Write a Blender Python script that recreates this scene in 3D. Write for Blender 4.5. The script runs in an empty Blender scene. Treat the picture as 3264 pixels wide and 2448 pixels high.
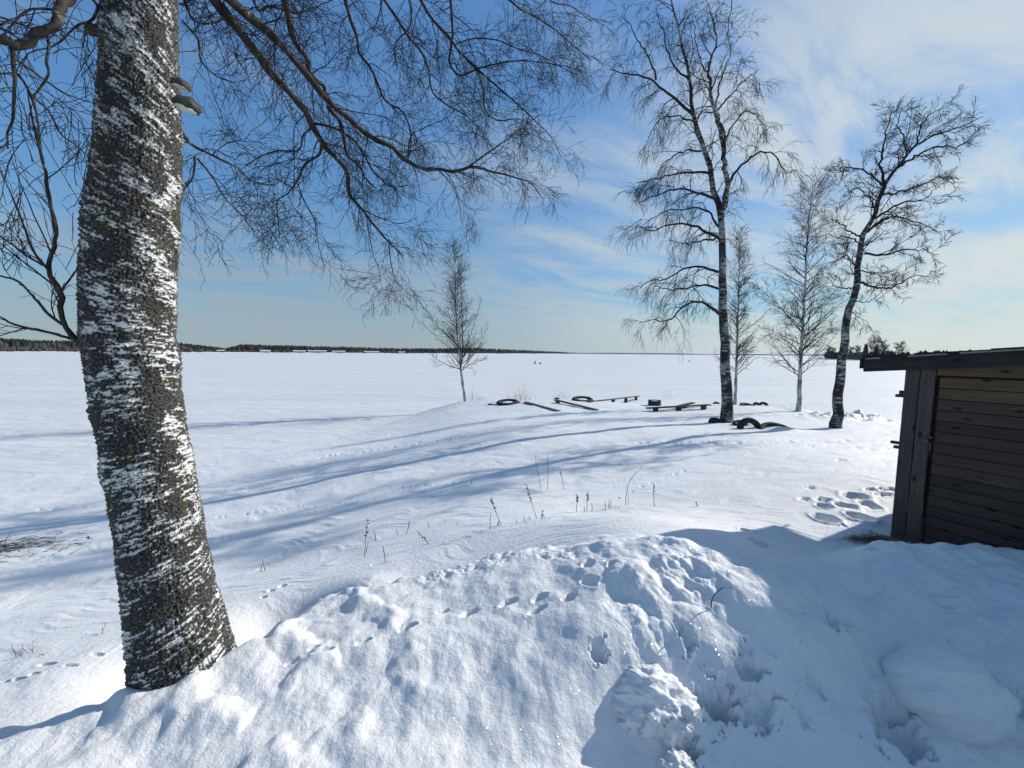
import bpy, bmesh, math, random
import numpy as np
from mathutils import Vector, Matrix

random.seed(7)
rng = np.random.default_rng(7)
C = bpy.context.scene.collection
SC = bpy.context.scene
R = math.radians

# ------------------------------------------------------------------ camera
FPX = 1200.0            # focal length in pixels of the 3264 px wide photograph
CAM = np.array([0.0, 0.0, 4.0])
PITCH = math.atan((1224 - 1125.5) / FPX)
ROLL = R(0.44)
cF = np.array([0, math.cos(PITCH), -math.sin(PITCH)])
_r0 = np.array([1.0, 0, 0]); _u0 = np.array([0, math.sin(PITCH), math.cos(PITCH)])
cR = math.cos(ROLL) * _r0 + math.sin(ROLL) * _u0
cU = -math.sin(ROLL) * _r0 + math.cos(ROLL) * _u0
cam_d = bpy.data.cameras.new('camera')
cam = bpy.data.objects.new('camera', cam_d)
C.objects.link(cam)
cam.matrix_world = Matrix(((cR[0], cU[0], -cF[0], CAM[0]), (cR[1], cU[1], -cF[1], CAM[1]),
                           (cR[2], cU[2], -cF[2], CAM[2]), (0, 0, 0, 1)))
cam_d.sensor_width = 36.0
cam_d.lens = FPX / 3264 * 36.0
cam_d.clip_start = 0.05
cam_d.clip_end = 60000
SC.camera = cam

# ------------------------------------------------------------------ sun, sky, exposure
SUN_A = R(24.5)      # sun stands to the right, this far in front of the camera's right hand
SUN_E = R(26.6)
sun_dir = Vector((math.cos(SUN_A) * math.cos(SUN_E), math.sin(SUN_A) * math.cos(SUN_E), math.sin(SUN_E)))
sl = bpy.data.lights.new('sun', 'SUN')
sl.energy = 5.0; sl.angle = R(0.5); sl.color = (1.0, 0.95, 0.87)
so = bpy.data.objects.new('sun', sl); C.objects.link(so)
so.rotation_euler = sun_dir.to_track_quat('Z', 'Y').to_euler()
so.location = (20, 5, 30)

w = bpy.data.worlds.new('World'); SC.world = w; w.use_nodes = True
nt = w.node_tree; nt.nodes.clear()
def wn(t, **k):
    n = nt.nodes.new(t)
    for a, b in k.items(): setattr(n, a, b)
    return n
def wl(a, b): nt.links.new(a, b)
def wmath(op, a, b=None, c=None, clamp=False):
    n = wn('ShaderNodeMath', operation=op); n.use_clamp = clamp
    for i, v in enumerate((a, b, c)):
        if v is None: continue
        if isinstance(v, (int, float)): n.inputs[i].default_value = v
        else: wl(v, n.inputs[i])
    return n.outputs[0]
sky = wn('ShaderNodeTexSky', sky_type='NISHITA')
sky.sun_disc = False
sky.sun_elevation = SUN_E
sky.sun_rotation = math.atan2(sun_dir.x, sun_dir.y)
sky.air_density = 1.1; sky.dust_density = 0.2; sky.ozone_density = 3.0; sky.altitude = 100
tc = wn('ShaderNodeTexCoord')
sep = wn('ShaderNodeSeparateXYZ'); wl(tc.outputs['Generated'], sep.inputs[0])
dx, dy, dz = sep.outputs
zc = wmath('ADD', wmath('MAXIMUM', dz, 0.0), 0.09)
cx = wmath('DIVIDE', dx, zc); cy = wmath('DIVIDE', dy, zc)
# cirrus sheet seen from below: streaks run roughly left to right, drifting away to the right
comb = wn('ShaderNodeCombineXYZ')
wl(wmath('ADD', wmath('MULTIPLY', cx, 0.20), wmath('MULTIPLY', cy, 0.10)), comb.inputs[0])
wl(wmath('SUBTRACT', wmath('MULTIPLY', cy, 0.62), wmath('MULTIPLY', cx, 0.30)), comb.inputs[1])
def wnoise(vec, scale, detail, rough, dist=0.0, off=(0, 0, 0)):
    m = wn('ShaderNodeMapping'); wl(vec, m.inputs[0]); m.inputs[1].default_value = off
    n = wn('ShaderNodeTexNoise'); wl(m.outputs[0], n.inputs['Vector'])
    n.inputs['Scale'].default_value = scale; n.inputs['Detail'].default_value = detail
    n.inputs['Roughness'].default_value = rough; n.inputs['Distortion'].default_value = dist
    return n.outputs['Fac']
big = wnoise(comb.outputs[0], 0.9, 3, 0.5, 0.3, (1.3, 4.1, 0))
fine = wnoise(comb.outputs[0], 3.6, 9, 0.62, 0.8, (7.7, 2.1, 0))
def ramp(v, lo, hi, a=0.0, b=1.0):
    n = wn('ShaderNodeMapRange', interpolation_type='SMOOTHSTEP'); wl(v, n.inputs[0])
    n.inputs[1].default_value = lo; n.inputs[2].default_value = hi
    n.inputs[3].default_value = a; n.inputs[4].default_value = b
    return n.outputs[0]
# where the individual banks of cloud hang: azimuth (right of ahead) and elevation, radians
az = wmath('ARCTAN2', dx, dy)
el = wmath('ARCSINE', dz)
warp = wmath('MULTIPLY', wmath('SUBTRACT', big, 0.5), 0.10)
elw = wmath('ADD', el, warp)
def bank(a0, e0, sa, se, k, slope=0.0):
    u = wmath('DIVIDE', wmath('SUBTRACT', az, a0), sa)
    v = wmath('DIVIDE', wmath('SUBTRACT', wmath('SUBTRACT', elw, e0), wmath('MULTIPLY', wmath('SUBTRACT', az, a0), slope)), se)
    q = wmath('ADD', wmath('MULTIPLY', u, u), wmath('MULTIPLY', v, v))
    return wmath('MULTIPLY', wmath('EXPONENT', wmath('MULTIPLY', q, -1.0)), k)
def A(px): return math.atan((px - 1632) / FPX)
def E(px, py): return math.atan((1129 - py) / math.hypot(px - 1632, FPX))
banks = [
    bank(A(2800), E(2800, 240), .40, .20, .62, .10),     # wide veil, upper right
    bank(A(2350), E(2350, 480), .30, .08, .65, .05),
    bank(A(3140), E(3140, 850), .17, .040, 2.6, -.04),   # bright bank low on the right
    bank(A(1880), E(1880, 790), .24, .045, 1.1, -.05),   # wisps in the middle
    bank(A(2250), E(2250, 900), .20, .030, .7),
    bank(A(900), E(900, 1040), .55, .052, 1.35),         # low pale sheet on the left
    bank(A(1850), E(1850, 1045), .34, .052, 1.6, -.12),
    bank(A(2850), E(2850, 1060), .32, .040, 1.5),
    bank(A(3050), E(3050, 560), .22, .06, .65, .15),
    bank(A(1000), E(1000, 880), .40, .045, .75),
    bank(A(1650), E(1650, 620), .24, .06, .5, -.1),
    bank(A(1300), E(1300, 930), .55, .07, .45),
    bank(A(2650), E(2650, 700), .30, .05, .45, .1),
]
tot = banks[0]
for b_ in banks[1:]: tot = wmath('ADD', tot, b_)
backsky = ramp(dy, 0.3, -0.1)                      # behind the camera: an even scatter of the same cirrus
tot = wmath('ADD', tot, wmath('MULTIPLY', backsky, 0.15))
wisp = wnoise(comb.outputs[0], 8.5, 8, 0.6, 1.2, (3.1, 9.4, 0))
fibre = wmath('ADD', wmath('ADD', wmath('MULTIPLY', ramp(fine, 0.36, 0.64), 0.75), wmath('MULTIPLY', ramp(wisp, 0.35, 0.70), 0.25)), 0.18)
tot = wmath('ADD', tot, wmath('MULTIPLY', ramp(el, 0.13, 0.0), 0.9))      # thin veil down at the horizon, all the way round
dens = wmath('MULTIPLY', tot, fibre)
dens = wmath('ADD', dens, wmath('MULTIPLY', ramp(wmath('MULTIPLY', big, fine), 0.22, 0.36), 0.28))
dens = wmath('MULTIPLY', wmath('SUBTRACT', 1.0, wmath('EXPONENT', wmath('MULTIPLY', dens, -1.5))), 0.95, clamp=True)
mix = wn('ShaderNodeMix', data_type='RGBA'); wl(dens, mix.inputs[0])
SKYK = wn('ShaderNodeMix', data_type='RGBA', blend_type='MULTIPLY'); SKYK.inputs[0].default_value = 1.0
bw = wn('ShaderNodeRGBToBW'); wl(sky.outputs[0], bw.inputs[0])          # the camera's own softening of the glare side
kk = wmath('POWER', wmath('MULTIPLY', wmath('MAXIMUM', bw.outputs[0], .01), 0.5), -0.45)
vk = wn('ShaderNodeVectorMath', operation='SCALE'); wl(sky.outputs[0], vk.inputs[0]); wl(kk, vk.inputs['Scale'])
wl(vk.outputs[0], SKYK.inputs[6]); SKYK.inputs[7].default_value = (.93, 1.29, 1.50, 1)
wl(SKYK.outputs[2], mix.inputs[6])
# clouds are brighter towards the sun
sdot = wn('ShaderNodeVectorMath', operation='DOT_PRODUCT'); wl(tc.outputs['Generated'], sdot.inputs[0])
sdot.inputs[1].default_value = sun_dir
cb = ramp(sdot.outputs['Value'], 0.1, 1.0, 4.4, 7.2)
cc = wn('ShaderNodeMix', data_type='RGBA', blend_type='MULTIPLY'); cc.inputs[0].default_value = 1.0
ccm = wn('ShaderNodeMix', data_type='RGBA'); wl(ramp(sdot.outputs['Value'], 0.25, 0.95), ccm.inputs[0])
ccm.inputs[6].default_value = (0.74, .90, 1.07, 1); ccm.inputs[7].default_value = (.93, 1.0, 1.0, 1)
wl(ccm.outputs[2], cc.inputs[6])
cmb = wn('ShaderNodeCombineXYZ')
for i in range(3): wl(cb, cmb.inputs[i])
wl(cmb.outputs[0], cc.inputs[7])
wl(cc.outputs[2], mix.inputs[7])
bg = wn('ShaderNodeBackground'); wl(mix.outputs[2], bg.inputs[0]); bg.inputs[1].default_value = 0.10
wo = wn('ShaderNodeOutputWorld'); wl(bg.outputs[0], wo.inputs[0])

SC.view_settings.view_transform = 'Standard'
SC.view_settings.look = 'None'
SC.view_settings.gamma = 1.0
SC.view_settings.exposure = 0.06
SC.view_settings.use_curve_mapping = False
SC.render.engine = 'CYCLES'
SC.cycles.max_bounces = 6
SC.cycles.diffuse_bounces = 3

# ------------------------------------------------------------------ helpers
def ray(px, py):
    return cF * FPX + cR * (px - 1632) - cU * (py - 1224)
def pt(px, py, Y):
    """the point seen at pixel (px, py) of the photograph that lies Y metres ahead"""
    d = ray(px, py)
    return CAM + d * (Y / d[1])

def link(name, me, mat=None, parent=None):
    o = bpy.data.objects.new(name, me); C.objects.link(o)
    if mat and me is not None and len(me.materials) == 0: me.materials.append(mat)
    if parent: o.parent = parent
    return o
def empty(name, loc=(0, 0, 0)):
    o = bpy.data.objects.new(name, None); C.objects.link(o); o.location = loc
    o.empty_display_size = 0.1
    return o
def tag(o, label=None, cat=None, group=None, kind=None):
    if label: o['label'] = label
    if cat: o['category'] = cat
    if group: o['group'] = group
    if kind: o['kind'] = kind
    return o
def mesh_np(name, V, F, smooth=True):
    me = bpy.data.meshes.new(name)
    V = np.asarray(V, dtype=np.float32); F = np.asarray(F, dtype=np.int32)
    k = F.shape[1]
    me.vertices.add(len(V)); me.vertices.foreach_set('co', V.ravel())
    me.loops.add(F.size); me.loops.foreach_set('vertex_index', F.ravel())
    me.polygons.add(len(F)); me.polygons.foreach_set('loop_start', np.arange(len(F), dtype=np.int32) * k)
    me.update(calc_edges=True)
    me.polygons.foreach_set('use_smooth', np.full(len(F), smooth))
    me.update()
    return me

# gradient noise on arrays
_perm = rng.permutation(512).astype(np.int64)
_perm = np.concatenate([_perm, _perm])
_ang = rng.uniform(0, 2 * np.pi, 512)
_gx, _gy = np.cos(_ang), np.sin(_ang)
def perlin(x, y):
    xi = np.floor(x).astype(np.int64); yi = np.floor(y).astype(np.int64)
    xf = x - xi; yf = y - yi
    u = xf * xf * xf * (xf * (xf * 6 - 15) + 10); v = yf * yf * yf * (yf * (yf * 6 - 15) + 10)
    def g(ix, iy, fx, fy):
        h = _perm[(_perm[ix & 511] + iy) & 511]
        return _gx[h] * fx + _gy[h] * fy
    a = g(xi, yi, xf, yf); b = g(xi + 1, yi, xf - 1, yf)
    c = g(xi, yi + 1, xf, yf - 1); d = g(xi + 1, yi + 1, xf - 1, yf - 1)
    return ((a + (b - a) * u) * (1 - v) + (c + (d - c) * u) * v) * 1.5
def fbm(x, y, oct=4, lac=2.03, gain=0.5, seed=0.0):
    s = 0; a = 1.0
    for i in range(oct):
        s = s + a * perlin(x + seed + 17.3 * i, y - seed + 9.1 * i)
        x = x * lac; y = y * lac; a *= gain
    return s
def billow(x, y, oct=4, seed=0.0, gain=.5):
    s = 0; a = 1.0
    for i in range(oct):
        s = s + a * (np.abs(perlin(x + seed + 5.7 * i, y + seed - 3.1 * i)) * 2 - .6)
        x = x * 2.1; y = y * 2.1; a *= gain
    return s
def sstep(x, a, b):
    t = np.clip((x - a) / (b - a), 0, 1); return t * t * (3 - 2 * t)

# ------------------------------------------------------------------ materials
def new_mat(name):
    m = bpy.data.materials.new(name); m.use_nodes = True
    n = m.node_tree.nodes; l = m.node_tree.links
    return m, n, l, n['Principled BSDF']
def mk_noise(n, l, vec, scale, detail=4, rough=.55, dist=0, mapping=None):
    t = n.new('ShaderNodeTexNoise'); t.inputs['Scale'].default_value = scale
    t.inputs['Detail'].default_value = detail; t.inputs['Roughness'].default_value = rough
    t.inputs['Distortion'].default_value = dist
    if mapping:
        mp = n.new('ShaderNodeMapping'); mp.inputs['Scale'].default_value = mapping
        l.new(vec, mp.inputs[0]); vec = mp.outputs[0]
    l.new(vec, t.inputs['Vector']); return t
def mk_ramp(n, l, fac, stops):
    r = n.new('ShaderNodeValToRGB')
    while len(r.color_ramp.elements) < len(stops): r.color_ramp.elements.new(0.5)
    for e, (p, c) in zip(r.color_ramp.elements, stops):
        e.position = p; e.color = (*c, 1) if len(c) == 3 else c
    l.new(fac, r.inputs[0]); return r

def snow_material(name, base=(0.745, 0.74, 0.73), fine=1.0, sparkle=True):
    m, n, l, p = new_mat(name)
    g = n.new('ShaderNodeNewGeometry')
    pos = g.outputs['Position']
    c1 = mk_noise(n, l, pos, 0.7, 5)
    r = mk_ramp(n, l, c1.outputs[0], [(.3, tuple(b * .95 for b in base)), (.7, tuple(min(b * 1.03, .93) for b in base))])
    l.new(r.outputs[0], p.inputs['Base Color'])
    p.inputs['Roughness'].default_value = .62
    p.inputs['Specular IOR Level'].default_value = .25
    b1 = mk_noise(n, l, pos, 95, 4, .75)
    b2 = mk_noise(n, l, pos, 26, 5, .6)
    add = n.new('ShaderNodeMath'); add.operation = 'MULTIPLY_ADD'
    l.new(b2.outputs[0], add.inputs[0]); add.inputs[1].default_value = 3.2; l.new(b1.outputs[0], add.inputs[2])
    bp = n.new('ShaderNodeBump'); bp.inputs['Strength'].default_value = .75 * fine
    bp.inputs['Distance'].default_value = .0042
    l.new(add.outputs[0], bp.inputs['Height']); l.new(bp.outputs[0], p.inputs['Normal'])
    if sparkle:   # ice grains: tiny mirror facets with random tilts, glossy specks in rough snow
        v = n.new('ShaderNodeTexVoronoi'); v.inputs['Scale'].default_value = 210; l.new(pos, v.inputs['Vector'])
        lt = n.new('ShaderNodeMath'); lt.operation = 'LESS_THAN'; lt.inputs[1].default_value = .22
        l.new(v.outputs['Distance'], lt.inputs[0])
        sb = n.new('ShaderNodeVectorMath'); sb.operation = 'MULTIPLY_ADD'
        l.new(v.outputs['Color'], sb.inputs[0]); sb.inputs[1].default_value = (1.6, 1.6, 1.6)
        sb.inputs[2].default_value = (-.8, -.8, -.8)
        ad = n.new('ShaderNodeVectorMath'); ad.operation = 'ADD'
        l.new(g.outputs['Normal'], ad.inputs[0]); l.new(sb.outputs[0], ad.inputs[1])
        nm = n.new('ShaderNodeVectorMath'); nm.operation = 'NORMALIZE'; l.new(ad.outputs[0], nm.inputs[0])
        gl = n.new('ShaderNodeBsdfGlossy'); gl.inputs['Roughness'].default_value = .12
        l.new(nm.outputs[0], gl.inputs['Normal']); gl.inputs['Color'].default_value = (.5, .5, .5, 1)
        mx = n.new('ShaderNodeMixShader')
        k = n.new('ShaderNodeMath'); k.operation = 'MULTIPLY'; k.inputs[1].default_value = .30
        l.new(lt.outputs[0], k.inputs[0]); l.new(k.outputs[0], mx.inputs[0])
        l.new(p.outputs[0], mx.inputs[1]); l.new(gl.outputs[0], mx.inputs[2])
        l.new(mx.outputs[0], n['Material Output'].inputs['Surface'])
    return m
M_SNOW = snow_material('snow')
M_CLOD = snow_material('clod_snow', (0.745, 0.745, 0.735), 1.0)

def lake_material():
    m, n, l, p = new_mat('lake_snow')
    g = n.new('ShaderNodeNewGeometry'); pos = g.outputs['Position']
    c = mk_noise(n, l, pos, .05, 8, .66, .4, (.7, 5.0, 1))
    c2 = mk_noise(n, l, pos, .9, 5, .6, .3, (.5, 1.6, 1))
    mm = n.new('ShaderNodeMath'); mm.operation = 'MULTIPLY_ADD'; l.new(c2.outputs[0], mm.inputs[0]); mm.inputs[1].default_value = .5
    l.new(c.outputs[0], mm.inputs[2])
    r = mk_ramp(n, l, mm.outputs[0], [(.42, (.585, .59, .585)), (.72, (.665, .665, .655)), (1.0, (.745, .74, .73))])
    l.new(r.outputs[0], p.inputs['Base Color']); p.inputs['Roughness'].default_value = .6
    p.inputs['Specular IOR Level'].default_value = .2
    b = n.new('ShaderNodeBump'); b.inputs['Strength'].default_value = 1.0; b.inputs['Distance'].default_value = .14
    l.new(c2.outputs[0], b.inputs['Height']); l.new(b.outputs[0], p.inputs['Normal'])
    return m

def bark_material(name, white=(.62, .62, .58), dark=(.035, .032, .028), thr=.5, sx=6, sz=22):
    m, n, l, p = new_mat(name)
    tcn = n.new('ShaderNodeTexCoord'); v = tcn.outputs['Object']
    a = mk_noise(n, l, v, 1.0, 6, .65, .6, (sx, sx, sz))
    b = mk_noise(n, l, v, 1.0, 3, .5, 0, (1.5, 1.5, 1.1))
    sm = n.new('ShaderNodeMath'); sm.operation = 'MULTIPLY_ADD'; l.new(b.outputs[0], sm.inputs[0]); sm.inputs[1].default_value = .7
    l.new(a.outputs[0], sm.inputs[2])
    r = mk_ramp(n, l, sm.outputs[0], [(thr + .25, dark), (thr + .33, tuple(.5 * (x + y) for x, y in zip(white, dark))), (thr + .38, white)])
    l.new(r.outputs[0], p.inputs['Base Color']); p.inputs['Roughness'].default_value = .8
    p.inputs['Specular IOR Level'].default_value = .2
    bp = n.new('ShaderNodeBump'); bp.inputs['Strength'].default_value = .9; bp.inputs['Distance'].default_value = .02
    l.new(a.outputs[0], bp.inputs['Height']); l.new(bp.outputs[0], p.inputs['Normal'])
    return m
M_BARK_DARK = bark_material('birch_bark_dark', (.34, .35, .34), (.026, .025, .024), .58, 5, 17)
M_BARK = bark_material('birch_bark', (.46, .46, .44), (.035, .032, .03), .46, 7, 22)

def twig_material(name, col, var=.4, lichen=None):
    m, n, l, p = new_mat(name)
    tcn = n.new('ShaderNodeTexCoord')
    a = mk_noise(n, l, tcn.outputs['Object'], 14, 4, .6)
    st = [(.35, tuple(c * (1 - var) for c in col)), (.62, tuple(c * (1 + var) for c in col))]
    if lichen: st.append((.72, lichen))
    r = mk_ramp(n, l, a.outputs[0], st)
    l.new(r.outputs[0], p.inputs['Base Color']); p.inputs['Roughness'].default_value = .75
    p.inputs['Specular IOR Level'].default_value = .2
    return m
M_TWIG = twig_material('birch_twig', (.019, .016, .017))
M_TWIG_FAR = twig_material('birch_twig_far', (.020, .018, .018))
M_LIMB = twig_material('birch_limb', (.034, .030, .026), .5, (.30, .29, .22))  # lichen tone raised so it also suggests sunlit edges on the limbs
M_WEED = twig_material('dead_stalk', (.075, .062, .045))
M_REED = twig_material('dry_reed', (.25, .20, .13))
M_STRAW = twig_material('dry_grass', (.22, .13, .055))

def wood_material(name, col, axis='X', var=.35, knots=True, rough=.8):
    m, n, l, p = new_mat(name)
    tcn = n.new('ShaderNodeTexCoord'); v = tcn.outputs['Object']
    oi = n.new('ShaderNodeObjectInfo')
    off = n.new('ShaderNodeVectorMath'); off.operation = 'MULTIPLY_ADD'
    cmb = n.new('ShaderNodeCombineXYZ')
    for i in range(3): l.new(oi.outputs['Random'], cmb.inputs[i])
    l.new(cmb.outputs[0], off.inputs[0]); off.inputs[1].default_value = (13, 7, 29); l.new(v, off.inputs[2])
    sc = {'X': (1.2, 22, 22), 'Z': (22, 22, 1.2), 'Y': (22, 1.2, 22)}[axis]
    a = mk_noise(n, l, off.outputs[0], 1.6, 7, .62, 1.1, sc)
    b = mk_noise(n, l, off.outputs[0], 2.2, 3, .5)
    mm = n.new('ShaderNodeMath'); mm.operation = 'MULTIPLY_ADD'; l.new(b.outputs[0], mm.inputs[0]); mm.inputs[1].default_value = .5
    l.new(a.outputs[0], mm.inputs[2])
    r = mk_ramp(n, l, mm.outputs[0], [(.50, tuple(c * (1 - var) for c in col)), (.75, col), (.98, tuple(min(1, c * (1 + var)) for c in col))])
    ov = n.new('ShaderNodeMapRange'); l.new(oi.outputs['Random'], ov.inputs[0]); ov.inputs[3].default_value = .84; ov.inputs[4].default_value = 1.14
    om = n.new('ShaderNodeVectorMath'); om.operation = 'SCALE'; l.new(r.outputs[0], om.inputs[0]); l.new(ov.outputs[0], om.inputs['Scale'])
    last = om.outputs[0]
    if knots:
        vo = n.new('ShaderNodeTexVoronoi'); vo.inputs['Scale'].default_value = 1
        mp = n.new('ShaderNodeMapping'); l.new(off.outputs[0], mp.inputs[0])
        mp.inputs['Scale'].default_value = {'X': (4.2, 11, 11), 'Z': (11, 11, 4.2), 'Y': (11, 4.2, 11)}[axis]
        l.new(mp.outputs[0], vo.inputs['Vector'])
        kr = mk_ramp(n, l, vo.outputs['Distance'], [(.08, (.12, .12, .12)), (.20, (1, 1, 1))])
        mu = n.new('ShaderNodeMix'); mu.data_type = 'RGBA'; mu.blend_type = 'MULTIPLY'; mu.inputs[0].default_value = 1
        l.new(last, mu.inputs[6]); l.new(kr.outputs[0], mu.inputs[7]); last = mu.outputs[2]
    l.new(last, p.inputs['Base Color']); p.inputs['Roughness'].default_value = rough
    p.inputs['Specular IOR Level'].default_value = .2
    bp = n.new('ShaderNodeBump'); bp.inputs['Strength'].default_value = .5; bp.inputs['Distance'].default_value = .004
    l.new(a.outputs[0], bp.inputs['Height']); l.new(bp.outputs[0], p.inputs['Normal'])
    return m
def plain(name, col, rough=.7, metal=0, var=.25, scale=20):
    m, n, l, p = new_mat(name)
    tcn = n.new('ShaderNodeTexCoord')
    a = mk_noise(n, l, tcn.outputs['Object'], scale, 4, .6)
    r = mk_ramp(n, l, a.outputs[0], [(.3, tuple(c * (1 - var) for c in col)), (.7, tuple(min(1, c * (1 + var)) for c in col))])
    l.new(r.outputs[0], p.inputs['Base Color']); p.inputs['Roughness'].default_value = rough
    p.inputs['Metallic'].default_value = metal; p.inputs['Specular IOR Level'].default_value = .3
    return m
M_WOOD_X = wood_material('weathered_board', (.068, .048, .037), 'X')
M_WOOD_XB = wood_material('brown_board', (.100, .064, .038), 'X')
M_WOOD_Z = wood_material('weathered_post_board', (.080, .065, .055), 'Z')
M_FASCIA = wood_material('dark_fascia_board', (.030, .028, .027), 'X', .5)
M_FELT = plain('roofing_felt', (.020, .021, .022), .9, 0, .4, 60)
M_LIT_EDGE = plain('pale_lit_edge', (.30, .30, .29), .8)  # pale colour standing in for light on the roof board edges
M_RED = plain('red_brown_wood', (.10, .030, .020), .8)
M_STEEL = plain('rusty_steel', (.10, .09, .08), .5, .7)
M_RUBBER = plain('old_rubber', (.022, .022, .021), .85, 0, .4, 30)
M_BENCH = wood_material('bench_wood', (.060, .048, .038), 'X', .4, False)
M_BROWN_END = plain('brown_wood_end', (.16, .09, .045), .8)
M_COAT = plain('dark_coat', (.02, .022, .028), .8)
M_SKIN = plain('skin', (.45, .28, .2), .6)

# ------------------------------------------------------------------ the lie of the land
# (x, y, z) heights of the open snow slope between the bank and the lake; lake level is 0
G = [(8.07, 14.08, 1.50), (3.78, 12.3, 1.65), (-.29, 10.7, 1.55), (-3.4, 9.45, 1.2), (-6.65, 8.13, .83), (-9.5, 6.98, .75), (2.9, 4.0, 2.02), (1.6, 3.5, 2.36), (.97, 3.35, 2.38), (.35, 3.45, 2.20),
     (-3.1, 25.1, .75), (-1.0, 21.8, .85), (-.3, 22.7, .92), (8.7, 19.7, 1.05), (5.0, 19.5, 1.1), (8.5, 22.5, 1.0), (3.5, 25.2, .9), (13.6, 22.9, .95), (15.1, 19.9, 1.1), (2, 16, 1.25),
     (11.4, 13.2, 1.50), (16, 16, 1.15), (19, 14, 1.1), (4.5, 5.3, 1.95), (4.15, 4.1, 1.97), (7, 7, 1.85), (10, 9, 1.6), (6, 3.0, 2.05),
     (.45, 7.0, 1.58), (.3, 5.7, 1.72), (-1.7, 4.5, 1.62), (-3.1, 4.5, 1.35), (-5.6, 4.1, 1.3), (-4.0, 2.9, 1.65), (3.2, 8.5, 1.70),
     (-1.9, 3.0, 1.84), (-.6, 3.9, 1.92), (2.0, 4.9, 1.92), (1.2, 5.0, 1.86), (3.0, 3.6, 2.02), (-3, 1.0, 2.0), (-6, 0, 1.7), (0, 2.5, 2.05), (0, -2, 2.2), (6, -3, 2.2), (-6, -5, 1.9),
     (-9, 14, .25), (-14, 11, .15), (-18, 14, -.35), (-12, 18, -.35), (-6, 20, .15), (-7.5, 25, -.35), (-4, 30, -.45), (4, 30, -.4), (12, 29, -.35), (18, 27, -.3),
     (22, 20, .5), (28, 14, .9), (30, 24, -.3), (24, 30, -.5), (-24, 6, -.3), (-18, 2, .3), (-12, -4, 1.2), (14, -4, 2.1), (-5, 15.5, .5), (-2.5, 17.5, .85), (0, 19, 1.05)]
# (x, y, z) heights of the ploughed bank the photograph is taken from
B = [(-3.5, 1.0, 2.25), (-2.24, 1.64, 2.24), (-1.83, 1.81, 2.235), (-1.6, 1.98, 2.235), (-1.50, 2.12, 2.24), (-1.42, 2.62, 2.17), (-1.04, 2.75, 2.20), (-.56, 2.92, 2.24),
     (-.10, 3.0, 2.35), (.34, 2.96, 2.38), (.79, 2.90, 2.49), (1.07, 2.77, 2.58), (1.38, 2.70, 2.56), (1.64, 2.62, 2.53), (2.0, 2.5, 2.46), (2.9, 2.6, 2.33), (3.65, 3.0, 2.36), (4.2, 2.95, 2.36), (3.9, 2.4, 2.28), (5.5, 2.0, 2.3),
     (-.6, 2.15, 2.25), (-1.4, 1.64, 2.19), (-.25, 1.84, 2.2), (.04, 2.42, 2.33), (.54, 2.04, 2.33), (.24, 1.85, 2.2), (.62, 1.77, 2.05), (.85, 1.74, 2.06), (.66, 2.10, 2.35), (1.1, 2.0, 2.27), (1.36, 2.24, 2.46), (1.72, 2.36, 2.53),
     (1.0, 2.35, 2.46), (.95, 1.86, 2.14), (1.86, 1.9, 2.17), (3.27, 2.45, 2.22), (2.5, 1.85, 2.08), (2.2, 2.15, 2.30), (0, 1.2, 2.02), (0, .3, 2.1), (0, -1, 2.2), (-2.5, .5, 2.2), (3, 0, 2.15), (-4, -2, 2.2), (5, -2, 2.2), (2.0, 1.3, 2.0), (-1, 1.2, 2.12)]
EDGE = np.array([(-9, -2.4), (-5.5, 0.1), (-3.5, 1.0), (-2.24, 1.64), (-1.83, 1.84), (-1.62, 2.02), (-1.50, 2.22), (-1.42, 2.62), (-1.04, 2.76), (-.56, 2.93), (-.10, 3.02), (.34, 2.98),
                 (.79, 2.94), (1.07, 2.83), (1.38, 2.76), (1.64, 2.68), (2.0, 2.62), (2.8, 2.70), (3.4, 3.08), (4.3, 3.10), (6.0, 2.7), (9, 0)], float)
def tps(P, lam=1e-3):
    P = np.array(P, float); n = len(P); xy = P[:, :2]
    d = np.linalg.norm(xy[:, None] - xy[None], axis=2)
    K = np.where(d > 0, d * d * np.log(d + 1e-12), 0) + lam * np.eye(n)
    Q = np.hstack([np.ones((n, 1)), xy])
    Am = np.block([[K, Q], [Q.T, np.zeros((3, 3))]])
    s = np.linalg.solve(Am, np.concatenate([P[:, 2], np.zeros(3)]))
    def f(x, y):
        z = s[n] + s[n + 1] * x + s[n + 2] * y
        for i in range(n):
            r2 = (x - xy[i, 0]) ** 2 + (y - xy[i, 1]) ** 2 + 1e-12
            z = z + s[i] * .5 * r2 * np.log(r2)
        return z
    return f
fG = tps(G, .02); fB = tps(B, .004)
def edge_sd(x, y):
    """signed distance to the bank's edge, positive on the lake side; and distance along it"""
    best = np.full(x.shape, 1e9); sg = np.ones(x.shape)
    for a, b in zip(EDGE[:-1], EDGE[1:]):
        ab = b - a; L2 = ab @ ab
        t = np.clip(((x - a[0]) * ab[0] + (y - a[1]) * ab[1]) / L2, 0, 1)
        qx = x - a[0] - t * ab[0]; qy = y - a[1] - t * ab[1]
        d = qx * qx + qy * qy
        s = ab[0] * qy - ab[1] * qx
        m = d < best
        best = np.where(m, d, best); sg = np.where(m, np.sign(s), sg)
    return np.sqrt(best) * sg
def gauss(x, y, cx, cy, sx, sy=None, rot=0.0):
    sy = sy or sx
    u = (x - cx) * math.cos(rot) + (y - cy) * math.sin(rot); v = -(x - cx) * math.sin(rot) + (y - cy) * math.cos(rot)
    return np.exp(-(u / sx) ** 2 - (v / sy) ** 2)
PITS = []      # footprints: x, y, rx, ry, rot, depth, rim
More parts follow.
